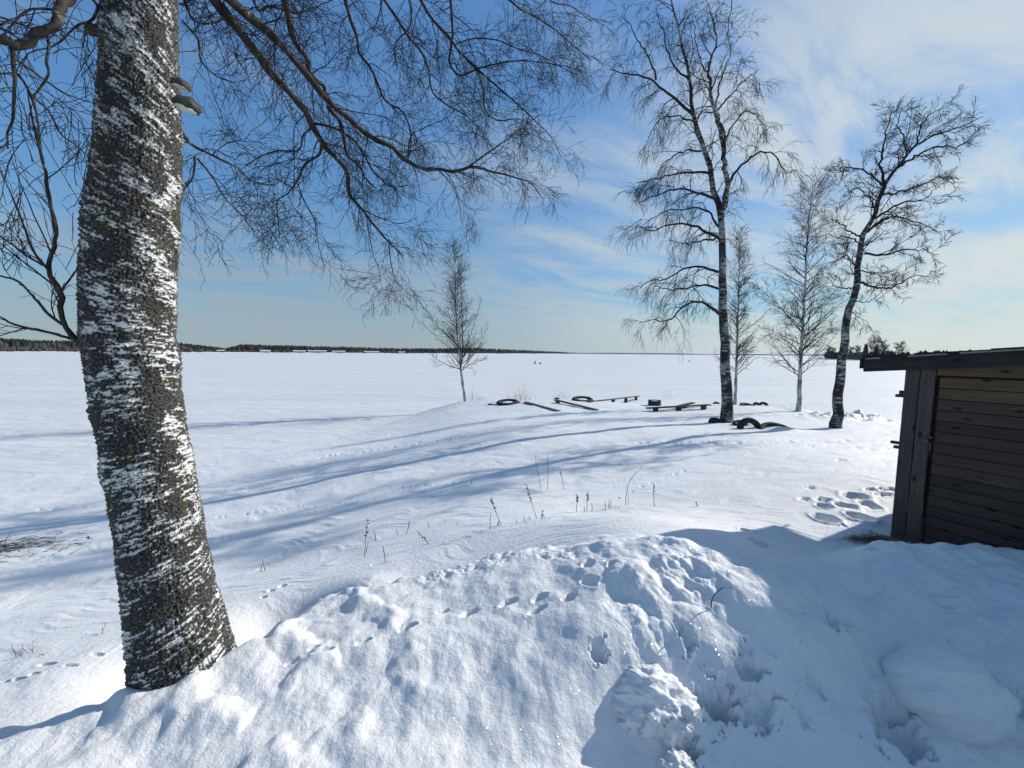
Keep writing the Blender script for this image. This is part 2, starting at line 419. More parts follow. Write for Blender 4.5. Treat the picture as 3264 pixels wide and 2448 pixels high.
def height(x, y, detail=True):
    x = np.asarray(x, float); y = np.asarray(y, float)
    r = np.hypot(x, y)
    g = fG(np.clip(x, -26, 32), np.clip(y, -8, 33))
    far = sstep(r, 27, 40)
    g = g * (1 - far) + (-.8) * far
    g = np.where((y > 26) | (r > 30), np.minimum(g, .9), g)
    g = g + .05 * fbm(x * .22, y * .22, 3, seed=3) * sstep(r, 3, 8)
    # tree wells and hollows at the foot of the bank; small bump added to cast shade
    g = g - .30 * gauss(x, y, -1.95, 2.95, .34, .34) + .07 * gauss(x, y, -1.30, 3.25, .26, .24) - .30 * gauss(x, y, -2.38, 2.45, .34, .32)
    # snow mounds: plough heap by the far right birch, drift along the tyres, tree-foot mounds
    g = g + .10 * gauss(x, y, 6.0, 17.8, 1.4, .5, -.3) + .16 * gauss(x, y, 14.8, 19.2, .6, .5) + .12 * gauss(x, y, 8.6, 12.3, .7, .3) + .20 * gauss(x, y, 7.95, 12.7, .30, .30) + .10 * gauss(x, y, 8.7, 11.9, .5, .25)
    lump = gauss(x, y, 15.5, 16.8, 2.3, .9, .1)
    g = g + lump * (.20 + .30 * billow(x * 1.1, y * 1.1, 4, seed=4))
    sd = edge_sd(x + .05 * fbm(x * 5, y * 5, 2, seed=8), y + .05 * fbm(x * 5, y * 5, 2, seed=12))
    b = fB(np.clip(x, -6, 7), np.clip(y, -3, 3.6))
    k = 1 - sstep(sd, -.05, .42 + .25 * sstep(x, 1.5, 3.0))
    k = k * (1 - sstep(r, 6, 9))
    z = g * (1 - k) + b * k
    if detail:
        near = 1 - sstep(r, 5, 14)
        # gentle wind relief on the field; ripples run with the wind
        wx = x + .35 * fbm(x * .9, y * .9, 2, seed=31); wy = y + .35 * fbm(x * .9, y * .9, 2, seed=37)
        rip = fbm(wx * 1.6, wy * 6.5, 3, seed=21) * .006 + fbm(wx * .6, wy * 2.2, 3, seed=25) * .016
        crisp = (np.maximum(fbm(wx * 3.1 + wy * 2, wy * 10, 3, seed=91), .15) - .15) * .008
        z = z + (rip + crisp) * (1 - k) * (.35 + .65 * sstep(r, 2, 5)) * (1 - .5 * sstep(r, 25, 60))
        # bank: soft lumps, with a broken ploughed crest
        soft = fbm(x * 1.7, y * 1.7, 2, seed=41) * .034 + fbm(x * 4.6, y * 4.6, 2, seed=46) * .016 + fbm(x * 13, y * 13, 2, seed=44) * .003
        z = z + soft * k
        crest = np.exp(-((sd + .06) / .13) ** 2) * sstep(x, -1.6, -1.0) * (1 - .6 * sstep(x, 1.8, 2.4))
        z = z + crest * k * (.015 * billow(x * 6, y * 6, 4, seed=51, gain=.55) * sstep(fbm(x * 1.5, y * 1.5, 2, seed=53), -.2, .4) + .008)
        mound = gauss(x, y, 1.25, 2.55, .62, .34, -.25) + .9 * gauss(x, y, .85, 2.15, .24, .26, .3) + .5 * gauss(x, y, 1.9, 2.6, .4, .3)
        z = z + mound * (.3 + .7 * sstep(fbm(x * 2.3, y * 2.3, 2, seed=68), -.35, .35)) * (.040 * billow(x * 3.0 + .4 * y, y * 3.0, 5, seed=61, gain=.47) + .004 * fbm(x * 18, y * 18, 3, seed=66))
        # shaded trampled snow to the right and lumps near the camera on the left
        shade = sstep(x, 1.3, 2.0) * k
        z = z + shade * (.034 * billow(x * 2.6, y * 2.6, 4, seed=71, gain=.40))
        left = sstep(-x, .2, .9) * k
        z = z + left * (.060 * np.maximum(0, fbm(x * 3.0, y * 3.0, 3, seed=81, gain=.42) - .05) - .02 * gauss(x, y, -.9, 1.8, .3))
        # hollows under the clods
    return z
def ground_hit(px, py, near=.7, far=60.0):
    """where the ray through a pixel of the photograph meets the snow"""
    d = ray(px, py); d = d / d[1]
    Y = np.geomspace(near, far, 1400)
    P = CAM[None] + d[None] * Y[:, None]
    hz = np.maximum(height(P[:, 0], P[:, 1], False), 0.0)
    below = np.where(P[:, 2] < hz)[0]
    if len(below) == 0: return P[-1]
    i = below[0]; j = max(i - 1, 0)
    a = P[j, 2] - hz[j]; b = hz[i] - P[i, 2]
    q = P[j] + (P[i] - P[j]) * (a / max(a + b, 1e-9))
    return q

# footprints by the shed and along the bank
def pit_at(px, py, wpx, hpx, depth, rot=0.0, rim=.3, warp=.16):
    q = ground_hit(px, py)
    dist = q[1]
    rx = .5 * wpx / FPX * dist
    ry = min(max(.5 * hpx / FPX * dist * dist / max(CAM[2] - q[2], .5), rx * .3), rx * 1.8)
    PITS.append((q[0], q[1], rx, ry, rot, depth, rim, warp))
for a in [(2725, 1582, 70, 26, .10), (2625, 1593, 55, 14, .08), (2826, 1560, 60, 14, .09), (2780, 1563, 48, 12, .08), (2815, 1578, 60, 12, .07), (2697, 1614, 52, 26, .10), (2770, 1612, 46, 28, .11),
          (2628, 1615, 44, 20, .09), (2630, 1655, 62, 34, .12), (2740, 1652, 60, 36, .12), (2690, 1678, 14, 12, .04), (2560, 1590, 40, 10, .05), (2580, 1553, 40, 8, .05), (2680, 1466, 34, 6, .04), (2375, 1690, 40, 14, .05)]:
    pit_at(*a)
for a in [(1497, 1950, 66, 20, .045), (1620, 1920, 72, 18, .05), (1712, 1940, 70, 20, .05), (1722, 1896, 60, 20, .045), (1815, 1895, 56, 22, .05), (1880, 1850, 52, 36, .055), (1875, 1800, 48, 22, .045),
          (1300, 2003, 66, 22, .045), (1410, 1940, 50, 12, .03), (1950, 1802, 40, 18, .03), (1160, 2050, 60, 16, .03), (1030, 2085, 70, 16, .04), (930, 2105, 46, 12, .03), (1000, 2070, 40, 12, .03)]:
    pit_at(a[0], a[1], a[2] * 1.0, a[3] * 1.0, a[4] * .9, rot=.5, rim=.12, warp=.22)
# hollows among the clods on the mound's face
for a in [(2290, 2235, 120, 90, .16), (2390, 2125, 90, 60, .08), (2420, 2255, 130, 70, .07), (1905, 2085, 70, 40, .07), (2190, 2400, 110, 60, .10), (2190, 2040, 50, 60, .05),
          (2860, 2310, 170, 120, .14), (3190, 2200, 100, 130, .11), (2660, 1995, 90, 24, .06), (2600, 2190, 40, 60, .03), (2555, 2280, 40, 60, .025), (3000, 1880, 200, 40, .03), (2750, 1870, 160, 36, .03)]:
    pit_at(*a, rot=.2, rim=.04, warp=.5)
for a in [(900, 1870, 28, 14, .03), (865, 1885, 26, 10, .03), (840, 1905, 26, 10, .03), (310, 2090, 44, 12, .035), (150, 2120, 60, 10, .03), (225, 2125, 46, 12, .03), (110, 2150, 40, 10, .03), (60, 2165, 50, 10, .03), (20, 2172, 30, 10, .03), (450, 2070, 40, 10, .03)]:
    pit_at(*a)
# strings of small animal tracks over the slope
for (x0, y0, x1, y1, n_, wd, dp) in [(1130, 1600, 620, 1655, 16, 13, .02), (2700, 1405, 2000, 1415, 22, 16, .03), (2860, 1435, 2560, 1420, 9, 16, .03), (1480, 1395, 1000, 1460, 22, 13, .03), (2180, 1500, 1950, 1590, 8, 15, .02),
                                (520, 1590, 60, 1630, 14, 14, .03), (1250, 1560, 1540, 1530, 8, 12, .02), (600, 1430, 1300, 1380, 26, 12, .025)]:
    for i in range(n_):
        t = (i + random.uniform(-.35, .35)) / n_
        pit_at(x0 + (x1 - x0) * t, y0 + (y1 - y0) * t + random.uniform(-4, 4), wd * random.uniform(.7, 1.3), 6, dp * random.uniform(.6, 1.2))

def apply_pits(x, y, z):
    for (cx_, cy_, rx, ry, rot, dep, rim, wp) in PITS:
        m = (np.abs(x - cx_) < 3 * max(rx, ry)) & (np.abs(y - cy_) < 3 * max(rx, ry))
        if not m.any(): continue
        xx = x[m] - cx_; yy = y[m] - cy_
        u = (xx * math.cos(rot) + yy * math.sin(rot)) / rx; v = (-xx * math.sin(rot) + yy * math.cos(rot)) / ry
        q = np.sqrt(u * u + v * v) * (1 + wp * fbm(xx / rx * 1.1 + cx_ * 9, yy / ry * 1.1 + cy_ * 7, 1 if wp < .3 else 4, gain=.6))
        z[m] += -dep * (1 - sstep(q, .55 if wp < .3 else .25, 1.08 if wp < .3 else 1.2)) + rim * dep * np.exp(-((q - 1.25) / .22) ** 2) * .6
    return z

def build_ground():
    fov = R(60)
    ta = np.concatenate([np.linspace(-math.pi, -fov, 60, endpoint=False), np.linspace(-fov, fov, 860, endpoint=False), np.linspace(fov, math.pi, 60)])
    ra = np.concatenate([np.linspace(.02, 1.1, 12, endpoint=False), np.geomspace(1.1, 1.6, 30, endpoint=False), np.geomspace(1.6, 6.5, 440, endpoint=False), np.geomspace(6.5, 40, 210), np.array([48, 70, 120])])
    TT, RR = np.meshgrid(ta, ra)
    x = RR * np.sin(TT); y = RR * np.cos(TT)
    z = height(x, y)
    z = apply_pits(x, y, z)
    nR, nT = x.shape
    V = np.stack([x.ravel(), y.ravel(), z.ravel()], 1)
    idx = np.arange(nR * nT).reshape(nR, nT)
    F = np.stack([idx[:-1, :-1].ravel(), idx[1:, :-1].ravel(), idx[1:, 1:].ravel(), idx[:-1, 1:].ravel()], 1)[:, ::-1]
    me = mesh_np('ground', V, F)
    o = link('ground', me, M_SNOW)
    tag(o, kind='structure')
    return o
build_ground()

def build_lake():
    ta = np.linspace(-math.pi, math.pi, 181)
    ra = np.concatenate([[8], np.geomspace(12, 24000, 60)])
    TT, RR = np.meshgrid(ta, ra)
    V = np.stack([(RR * np.sin(TT)).ravel(), (RR * np.cos(TT)).ravel(), np.zeros(TT.size)], 1)
    nR, nT = TT.shape; idx = np.arange(nR * nT).reshape(nR, nT)
    F = np.stack([idx[:-1, :-1].ravel(), idx[1:, :-1].ravel(), idx[1:, 1:].ravel(), idx[:-1, 1:].ravel()], 1)[:, ::-1]
    o = link('lake', mesh_np('lake', V, F), lake_material())
    tag(o, kind='structure')
build_lake()

# ------------------------------------------------------------------ tubes and branching
class Tubes:
    def __init__(s): s.g = {}
    def add(s, P, Rr, k=5):
        P = np.asarray(P, float)
        if P.ndim == 2: P = P[None]; Rr = np.asarray(Rr, float)[None]
        s.g.setdefault((P.shape[1], k), []).append((P, np.asarray(Rr, float)))
        return s
    def mesh(s, name):
        Vs, Fs, base = [], [], 0
        for (n, k), lst in s.g.items():
            P = np.concatenate([a for a, _ in lst]); Q = np.concatenate([b for _, b in lst])
            T = np.gradient(P, axis=1); T /= np.linalg.norm(T, axis=2, keepdims=True) + 1e-9
            ref = np.where(np.abs(T[:, :1, 2:3]) > .8, np.array([1.0, .13, 0]), np.array([.05, .1, 1.0]))
            # a steady reference direction per tube keeps the rings from twisting
            N1 = np.cross(T, ref); N1 /= np.linalg.norm(N1, axis=2, keepdims=True) + 1e-9
            N2 = np.cross(T, N1)
            a = np.arange(k) / k * 2 * np.pi
            V = P[:, :, None] + Q[:, :, None, None] * (np.cos(a)[:, None] * N1[:, :, None] + np.sin(a)[:, None] * N2[:, :, None])
            m = len(P)
            V = V.reshape(-1, 3)
            i = (np.arange(m)[:, None, None] * n + np.arange(n - 1)[None, :, None]) * k
            j = np.arange(k)[None, None]; j2 = (j + 1) % k
            F = np.stack([i + j, i + j2, i + k + j2, i + k + j], -1).reshape(-1, 4) + base
            Vs.append(V); Fs.append(F); base += len(V)
        return mesh_np(name, np.concatenate(Vs), np.concatenate(Fs))
def smooth_path(P, n, jit=0.0):
    P = np.asarray(P, float)
    d = np.concatenate([[0], np.cumsum(np.linalg.norm(np.diff(P, axis=0), axis=1))])
    t = np.linspace(0, d[-1], n)
    # Catmull-Rom through the points
    m = np.gradient(P, d, axis=0)
    i = np.clip(np.searchsorted(d, t, side='right') - 1, 0, len(P) - 2)
    h = (d[i + 1] - d[i])[:, None]; u = ((t - d[i])[:, None]) / h
    Q = (2 * u ** 3 - 3 * u ** 2 + 1) * P[i] + (u ** 3 - 2 * u ** 2 + u) * h * m[i] + (-2 * u ** 3 + 3 * u ** 2) * P[i + 1] + (u ** 3 - u ** 2) * h * m[i + 1]
    if jit:
        Q[1:-1] += rng.normal(0, jit, (n - 2, 3))
    return Q
def norm(a): return a / (np.linalg.norm(a, axis=-1, keepdims=True) + 1e-9)
def spawn(P, Rr, per, t0, t1, L, Lv=.35, ang=(35, 65), n=5, grav=.3, wig=.25, up=0.0, r0=.5, rmax=1e9, rend=.3, taper=.5, side=None, tw=1.0):
    """children for a stack of branches P (m, k, 3); returns their paths and radii"""
    m, k, _ = P.shape
    cnt = m * per
    par = np.repeat(np.arange(m), per)
    t = (np.tile((np.arange(per) + .5) / per, m) + rng.uniform(-.5, .5, cnt) / per)
    t = (t0 + (t1 - t0) * np.clip(t, 0, 1) ** tw) * (k - 1)
    i = np.clip(t.astype(int), 0, k - 2); f = (t - i)[:, None]
    pos = P[par, i] * (1 - f) + P[par, i + 1] * f
    tan = norm(P[par, i + 1] - P[par, i])
    rad = Rr[par, i] * (1 - f[:, 0]) + Rr[par, i + 1] * f[:, 0]
    rv = rng.normal(0, 1, (cnt, 3))
    if side is not None: rv = rv * side
    perp = norm(rv - tan * (rv * tan).sum(1, keepdims=True))
    a = np.radians(rng.uniform(ang[0], ang[1], cnt))[:, None]
    d = norm(tan * np.cos(a) + perp * np.sin(a))
    frac = t / (k - 1)
    ln = L * np.exp(rng.normal(0, Lv, cnt)) * (1 - taper * frac)
    out = np.empty((cnt, n, 3)); out[:, 0] = pos
    st = (ln / (n - 1))[:, None]
    for j in range(1, n):
        out[:, j] = out[:, j - 1] + d * st
        d = d + rng.normal(0, wig, (cnt, 3)); d[:, 2] += up - grav
        d = norm(d)
    ra = np.minimum(rad * r0, rmax)[:, None] * np.linspace(1, rend, n)[None]
    return out, ra

# ------------------------------------------------------------------ the big birch in front
birch = empty('birch_tree', tuple(pt(600, 2180, 2.05)))
tag(birch, 'thick old birch trunk with white streaked, lichen-dark bark at the left of the snow bank', 'birch tree')
def build_big_trunk():
    # centre line and half widths read off the photograph, 2 m ahead
    rows = [(2330, 632, 200), (2240, 614, 194), (2150, 597, 184), (2050, 577, 170), (1900, 546, 155), (1750, 524, 150), (1600, 498, 148), (1450, 470, 146), (1300, 447, 148), (1180, 428, 152), (1080, 415, 156), (1000, 412, 155), (900, 415, 152),
            (800, 422, 149), (720, 425, 152), (640, 432, 146), (560, 442, 139), (480, 447, 132), (380, 449, 127), (280, 450, 124), (180, 448, 119), (80, 446, 116), (0, 446, 114), (-200, 448, 110), (-500, 450, 102), (-1000, 452, 90), (-1800, 450, 74), (-3000, 440, 50)]
    cen, rad = [], []
    for y, x, hw in rows:
        Y = 2.03 + .05 * max(0, (2200 - y)) / 2200
        p = pt(x, y, Y)
        st = math.hypot(1, (x - 1632) / FPX)
        cen.append(p); rad.append(hw / FPX * Y / st * .985)
    cen = np.array(cen); rad = np.array(rad)
    base = cen[0].copy(); cen[0, 2] -= .12
    d = np.concatenate([[0], np.cumsum(np.linalg.norm(np.diff(cen, axis=0), axis=1))])
    nv = 760; vis = 4.3
    t = np.concatenate([np.linspace(0, vis, nv - 60, endpoint=False), np.linspace(vis, d[-1], 60)])
    c = np.stack([np.interp(t, d, cen[:, i]) for i in range(3)], 1)
    ker = np.ones(15) / 15
    for i in range(3):
        pad = np.pad(c[:nv - 60, i], 7, mode='edge'); c[:nv - 60, i] = np.convolve(pad, ker, 'valid')
    r = np.interp(t, d, rad)
    na = 300
    a = np.linspace(0, 2 * np.pi, na, endpoint=False)
    AA, TT = np.meshgrid(a, t)
    RR = r[:, None]
    s = AA * .185            # metres round the trunk
    # seamless: noise on a cylinder cut by mixing two windows
    def cyl(fn, su, sv, sl=0.0):
        def one(off):
            ss = (AA + off) * .185
            return fn(ss * su, (TT + sl * ss) * sv)
        wgt = sstep(AA, 5.4, 6.28)
        return one(0) * (1 - wgt) + one(-2 * np.pi) * wgt
    slant = np.interp(TT, [0, .9, 1.6, 2.0, 2.6, 3.2, 4.3], [.22, .30, .15, -.05, -.18, -.32, -.45])
    def streak(su, sv, seed, oct=4, g=.6):
        def one(off):
            ss = (AA + off) * .185 - .26
            return fbm(ss * su, (TT - slant * ss) * sv, oct, gain=g, seed=seed)
        wgt = sstep(AA, 5.4, 6.28)
        return one(0) * (1 - wgt) + one(-2 * np.pi) * wgt
    big = streak(4.0, 5.0, 5, 3, .5)
    st1 = streak(9.5, 56, 15, 5, .68)
    st2 = streak(38, 120, 25, 3, .6)
    grain = streak(95, 110, 35, 3, .7)
    fis = np.abs(streak(16, 3.2, 45, 3, .5))        # vertical fissures near the foot
    low = 1 - sstep(TT, .25, 1.5)
    lic = streak(6.5, 6.0, 95, 3, .55)
    mask = .66 * st1 + .40 * st2 + .45 * big + .24 * grain - .15 - .14 * low - .60 * sstep(lic, .12, .50)
    mask = mask - .5 * np.exp(-(fis / .05) ** 2) * (.25 + low)
    white = sstep(mask, -.02, .07)
    disp = (1 - white) * (.0060 + .0075 * grain + .004 * st2) + .010 * big
    disp = disp - .010 * np.exp(-(fis / .07) ** 2) * (.3 + low) + .012 * low * streak(10, 4, 55, 3)
    disp = disp + .0025 * streak(150, 170, 65, 2)
    # root flare and old knots
    disp = disp + .035 * np.exp(-TT / .18) * (.6 + .5 * np.sin(3 * AA + 1.0))
    for (kt, ka, kr, ks) in [(2.27, 3.05, .022, .09), (2.62, 3.2, .014, .07), (1.78, 3.1, .016, .07), (2.5, 6.1, .012, .06), (3.05, 5.9, .02, .10), (3.2, 5.8, .018, .1), (1.15, 5.1, .010, .10)]:
        da = (AA - ka + np.pi) % (2 * np.pi) - np.pi
        disp = disp + kr * np.exp(-((TT - kt) / ks) ** 2 - (da / .55) ** 2)
    RRd = RR + disp * sstep(5.5 - TT, 0, 1)
    # ring plane across the (nearly upright) stem
    tanv = norm(np.gradient(c, axis=0))
    n1 = norm(np.cross(tanv, np.array([0, 1.0, 0]))); n2 = np.cross(tanv, n1)
    V = c[:, None] + RRd[..., None] * (np.cos(AA)[..., None] * n1[:, None] + np.sin(AA)[..., None] * n2[:, None])
    lich = sstep(streak(9, 7, 75, 3) + .25 * grain, .55, .85)
    idx = np.arange(nv * na).reshape(nv, na); nx = np.roll(idx, -1, axis=1)
    F = np.stack([idx[:-1].ravel(), nx[:-1].ravel(), nx[1:].ravel(), idx[1:].ravel()], 1)
    org = np.array(birch.location)
    me = mesh_np('trunk', V.reshape(-1, 3) - org, F)
    for nm, arr in (('white', white), ('lichen', lich), ('grain', grain * .5 + .5), ('tone', st2 * .5 + .5)):
        at = me.attributes.new(nm, 'FLOAT', 'POINT'); at.data.foreach_set('value', arr.ravel().astype(np.float32))
    m, n, l, p = new_mat('old_birch_bark')
    def attr(k):
        q = n.new('ShaderNodeAttribute'); q.attribute_name = k; return q.outputs['Fac']
    wr = mk_ramp(n, l, attr('tone'), [(.2, (.46, .47, .45)), (.7, (.68, .69, .67))])
    dr = mk_ramp(n, l, attr('grain'), [(.2, (.014, .014, .014)), (.55, (.046, .046, .044)), (.9, (.12, .12, .11))])
    lr = mk_ramp(n, l, attr('grain'), [(.2, (.03, .03, .015)), (.8, (.085, .085, .040))])
    m1 = n.new('ShaderNodeMix'); m1.data_type = 'RGBA'; l.new(attr('lichen'), m1.inputs[0]); l.new(dr.outputs[0], m1.inputs[6]); l.new(lr.outputs[0], m1.inputs[7])
    m2 = n.new('ShaderNodeMix'); m2.data_type = 'RGBA'; l.new(attr('white'), m2.inputs[0]); l.new(m1.outputs[2], m2.inputs[6]); l.new(wr.outputs[0], m2.inputs[7])
    l.new(m2.outputs[2], p.inputs['Base Color']); p.inputs['Roughness'].default_value = .75; p.inputs['Specular IOR Level'].default_value = .2
    tcn = n.new('ShaderNodeTexCoord')
    nn = mk_noise(n, l, tcn.outputs['Object'], 120, 4, .7)
    bp = n.new('ShaderNodeBump'); bp.inputs['Strength'].default_value = .6; bp.inputs['Distance'].default_value = .004
    l.new(nn.outputs[0], bp.inputs['Height']); l.new(bp.outputs[0], p.inputs['Normal'])
    o = link('trunk', me, m, birch)
    return o
build_big_trunk()
BORG = np.array(birch.location)

def crop_path(pts, ox, oy, s):
    return [(ox + x / s, oy + y / s) for x, y in pts]
c2 = lambda p: crop_path(p, 500, 0, 1.4747)
c5 = lambda p: crop_path(p, 0, 0, 2.37)
c1 = lambda p: crop_path(p, 0, 0, 1.382)
# main limbs of the near birch: path in the photograph, depth at each end (m), radius at each end (m)
MAINS = [
    (c2([(60, -420), (190, -130), (270, 0), (370, 130), (450, 230), (530, 340), (620, 430), (690, 510), (740, 610), (780, 680), (850, 750), (890, 800), (905, 915), (960, 980), (1020, 1060), (1090, 1140), (1160, 1205)]), 2.2, 3.6, .034, .006),
    (c2([(40, -460), (220, -120), (340, 0), (400, 50), (500, 130), (600, 230), (680, 320), (730, 380), (800, 470), (860, 520), (920, 570), (1000, 640), (1100, 685), (1150, 740), (1230, 790), (1320, 795), (1400, 810), (1470, 780), (1520, 790), (1650, 825), (1760, 860), (1810, 930)]), 2.2, 4.0, .032, .004),
    (c2([(540, -300), (580, -120), (600, 0), (620, 100), (650, 200), (710, 280), (720, 350), (780, 400), (795, 460)]), 2.7, 3.0, .022, .014),
    (c2([(800, 500), (850, 560), (880, 640), (890, 720), (950, 780), (990, 850), (1030, 885)]), 2.95, 3.5, .014, .006),
    (c2([(740, 580), (830, 600), (900, 640), (960, 700), (1000, 780), (1060, 850), (1110, 880), (1180, 870)]), 3.0, 3.6, .011, .004),
    (c2([(770, 650), (770, 715), (700, 770), (660, 850), (600, 920), (570, 940), (572, 1050), (575, 1120)]), 3.0, 3.3, .009, .003),
    (c2([(660, 860), (700, 960), (740, 1030), (750, 1100), (790, 1270)]), 3.1, 3.3, .006, .002),
    (c2([(740, 600), (690, 630), (672, 700), (560, 710), (480, 740), (420, 780)]), 3.0, 3.0, .007, .003),
    (c2([(60, 560), (105, 610), (180, 690), (240, 720), (320, 760), (380, 790), (450, 850), (560, 870)]), 2.15, 2.7, .010, .003),
    (c2([(180, 735), (170, 830), (120, 900), (90, 980)]), 2.3, 2.4, .006, .002),
    (c2([(190, 745), (260, 830), (320, 930), (400, 1010), (480, 1060)]), 2.3, 2.6, .006, .002),
    (c2([(800, -250), (860, -100), (885, 0), (910, 90), (940, 180), (950, 250), (1000, 310), (1040, 400), (1080, 480), (1150, 520), (1190, 600), (1192, 700), (1180, 755)]), 3.0, 3.7, .015, .005),
    (c2([(950, -200), (1070, 0), (1130, 90), (1180, 170), (1250, 260), (1280, 340), (1290, 420), (1370, 500), (1450, 540), (1530, 620)]), 3.2, 4.0, .013, .004),
    (c2([(1130, -200), (1250, 20), (1300, 100), (1370, 170), (1420, 240), (1500, 320), (1570, 380), (1650, 450), (1720, 510), (1780, 570), (1850, 640), (1900, 740)]), 3.4, 4.4, .015, .003),
    (c2([(1360, -180), (1380, 0), (1390, 120), (1385, 200), (1375, 290), (1420, 355), (1500, 325), (1600, 300), (1720, 285), (1850, 300), (2000, 330)]), 3.5, 4.4, .013, .003),
    (c2([(1510, 340), (1535, 420), (1545, 520), (1590, 560), (1700, 560), (1790, 600)]), 3.8, 4.2, .008, .003),
    (c2([(1550, -120), (1680, 20), (1780, 80), (1860, 130), (1940, 200), (2040, 280)]), 3.8, 4.6, .012, .003),
    (c2([(1400, 210), (1500, 180), (1600, 190), (1700, 230), (1800, 260), (1960, 350)]), 3.8, 4.4, .008, .003),
    (c2([(1470, 780), (1540, 730), (1640, 660), (1730, 590), (1800, 540)]), 3.7, 4.1, .009, .003),
    (c2([(1180, 750), (1195, 640), (1260, 600), (1350, 560), (1420, 500)]), 3.6, 3.9, .007, .002),
    (c2([(1320, 795), (1380, 860), (1420, 950), (1430, 1040)]), 3.7, 3.9, .006, .002),
    (c2([(1090, 1140), (1100, 1230), (1120, 1310), (1160, 1360)]), 3.5, 3.6, .006, .002),
    (c2([(960, 980), (1040, 1020), (1130, 1050), (1230, 1020)]), 3.4, 3.7, .006, .002),
    (c2([(330, -300), (420, -120), (470, 40), (540, 30), (640, 60), (760, 30)]), 2.7, 3.2, .012, .004),
    (c2([(100, -200), (130, 0), (170, 90), (260, 110), (330, 60)]), 2.4, 2.7, .010, .003),
    (c2([(120, 100), (190, 180), (210, 290), (270, 350), (370, 390)]), 2.4, 2.7, .007, .003),
    (c2([(1100, -200), (1180, -40), (1190, 120), (1120, 210), (1130, 320)]), 3.3, 3.6, .009, .003),
    (c2([(1800, -150), (1850, 0), (1950, 30), (2040, 100)]), 4.2, 4.6, .008, .003),
    # left of the stem
    (c5([(760, -350), (640, -160), (520, 0), (460, 60), (440, 130), (410, 210), (300, 240), (220, 320), (130, 340), (40, 310), (-120, 270)]), 1.75, 1.55, .022, .014),
    (c5([(90, 345), (100, 500), (115, 620), (100, 760), (100, 880), (60, 990), (60, 1120)]), 1.6, 1.6, .007, .003),
    (c5([(100, 520), (180, 620), (240, 740), (290, 960), (310, 1200)]), 1.6, 1.7, .005, .003),
    (c5([(350, 270), (370, 360), (350, 450), (365, 560), (320, 640), (240, 740)]), 1.65, 1.7, .006, .003),
    (c5([(110, 440), (250, 540), (360, 620), (480, 700), (640, 760), (740, 790)]), 1.65, 1.9, .005, .002),
    (c5([(240, 720), (370, 840), (450, 1000), (560, 1090), (720, 1220)]), 1.7, 1.9, .005, .002),
    (c5([(780, -160), (700, -40), (740, 60), (690, 150), (580, 200), (480, 290), (380, 360)]), 2.0, 1.9, .008, .003),
    (c5([(-160, 120), (-40, 190), (60, 240), (160, 300)]), 1.6, 1.6, .006, .004),
    # the branch that leaves the stem low on its left side
    (c1([(420, 1590), (370, 1530), (300, 1460), (270, 1380), (265, 1290), (220, 1200), (235, 1090), (240, 980), (215, 870), (200, 750), (170, 640), (140, 520), (120, 380)]), 2.0, 1.7, .0135, .003),
    (c1([(335, 1500), (270, 1480), (200, 1460), (100, 1440), (0, 1395), (-80, 1350)]), 1.97, 1.8, .008, .003),
    (c1([(265, 1290), (300, 1240), (330, 1200), (365, 1100), (400, 1000)]), 1.95, 1.95, .005, .002),
    (c1([(275, 1430), (210, 1380), (150, 1310), (80, 1240), (0, 1215), (-60, 1180)]), 1.93, 1.75, .007, .003),
    (c1([(220, 1200), (150, 1110), (100, 980), (50, 860), (0, 750)]), 1.9, 1.7, .006, .002),
    (c1([(190, 1170), (110, 1120), (30, 1060), (-60, 1000)]), 1.85, 1.7, .005, .002),
]
tw = Tubes()
for pts, d0, d1, r0, r1 in MAINS:
    n_ = len(pts)
    Y = np.linspace(d0, d1, n_) + rng.normal(0, .03, n_)
    P = np.array([pt(x, y, yy) for (x, y), yy in zip(pts, Y)])
    nn = 30
    P = smooth_path(P, nn, min(.004, r0 * .13))
    rr = np.linspace(r0, r1, nn) * (1 + .10 * rng.normal(0, 1, nn))
    Tb = Tubes(); Tb.add(P - BORG, rr, 9)
    link('branch', Tb.mesh('branch'), M_LIMB, birch)
    L = float(np.linalg.norm(np.diff(P, axis=0), axis=1).sum())
    lean = 1.0 if pts[0][0] > 450 else .8
    per1 = max(3, int(L * 11.5))
    hang = pts[0][0] < 450 and pts[0][1] < 800; rise = pts[0][1] > 850 and pts[0][0] < 450
    a1, g1, w1 = ((35, 72), .10, .165)
    if hang: per1 = max(2, int(per1 * .45)); g1, w1 = .17, .10
    if rise: per1 = max(3, int(per1 * .55)); a1, g1, w1 = (22, 45), -.03, .06
    P1, R1 = spawn(P[None], rr[None], per1, .10, 1.0, .42 * lean, .38, a1, 9, g1, w1, 0, .45, .0045, .35, .35)
    P2, R2 = spawn(P1, R1, 3 if rise else 6, .12, 1.0, .22 * lean, .35, (25, 50) if rise else (30, 65), 7, g1, w1 * 1.05, 0, .6, .0026, .45, .3)
    P3, R3 = spawn(P2, R2, 2 if rise else 5, .1, 1.0, .11 * lean, .35, (30, 60), 5, g1 * .7, w1 * 1.05, 0, .75, .0016, .6, .3)
    R3 = np.maximum(R3, .0011); R2 = np.maximum(R2, .0016)
    tw.add(P1 - BORG, R1, 4); tw.add(P2 - BORG, R2, 3); tw.add(P3 - BORG, R3, 3)
o = link('twigs', tw.mesh('twigs'), M_TWIG, birch); tag(o, kind='stuff')
print('twig tris', len(o.data.polygons) * 2)

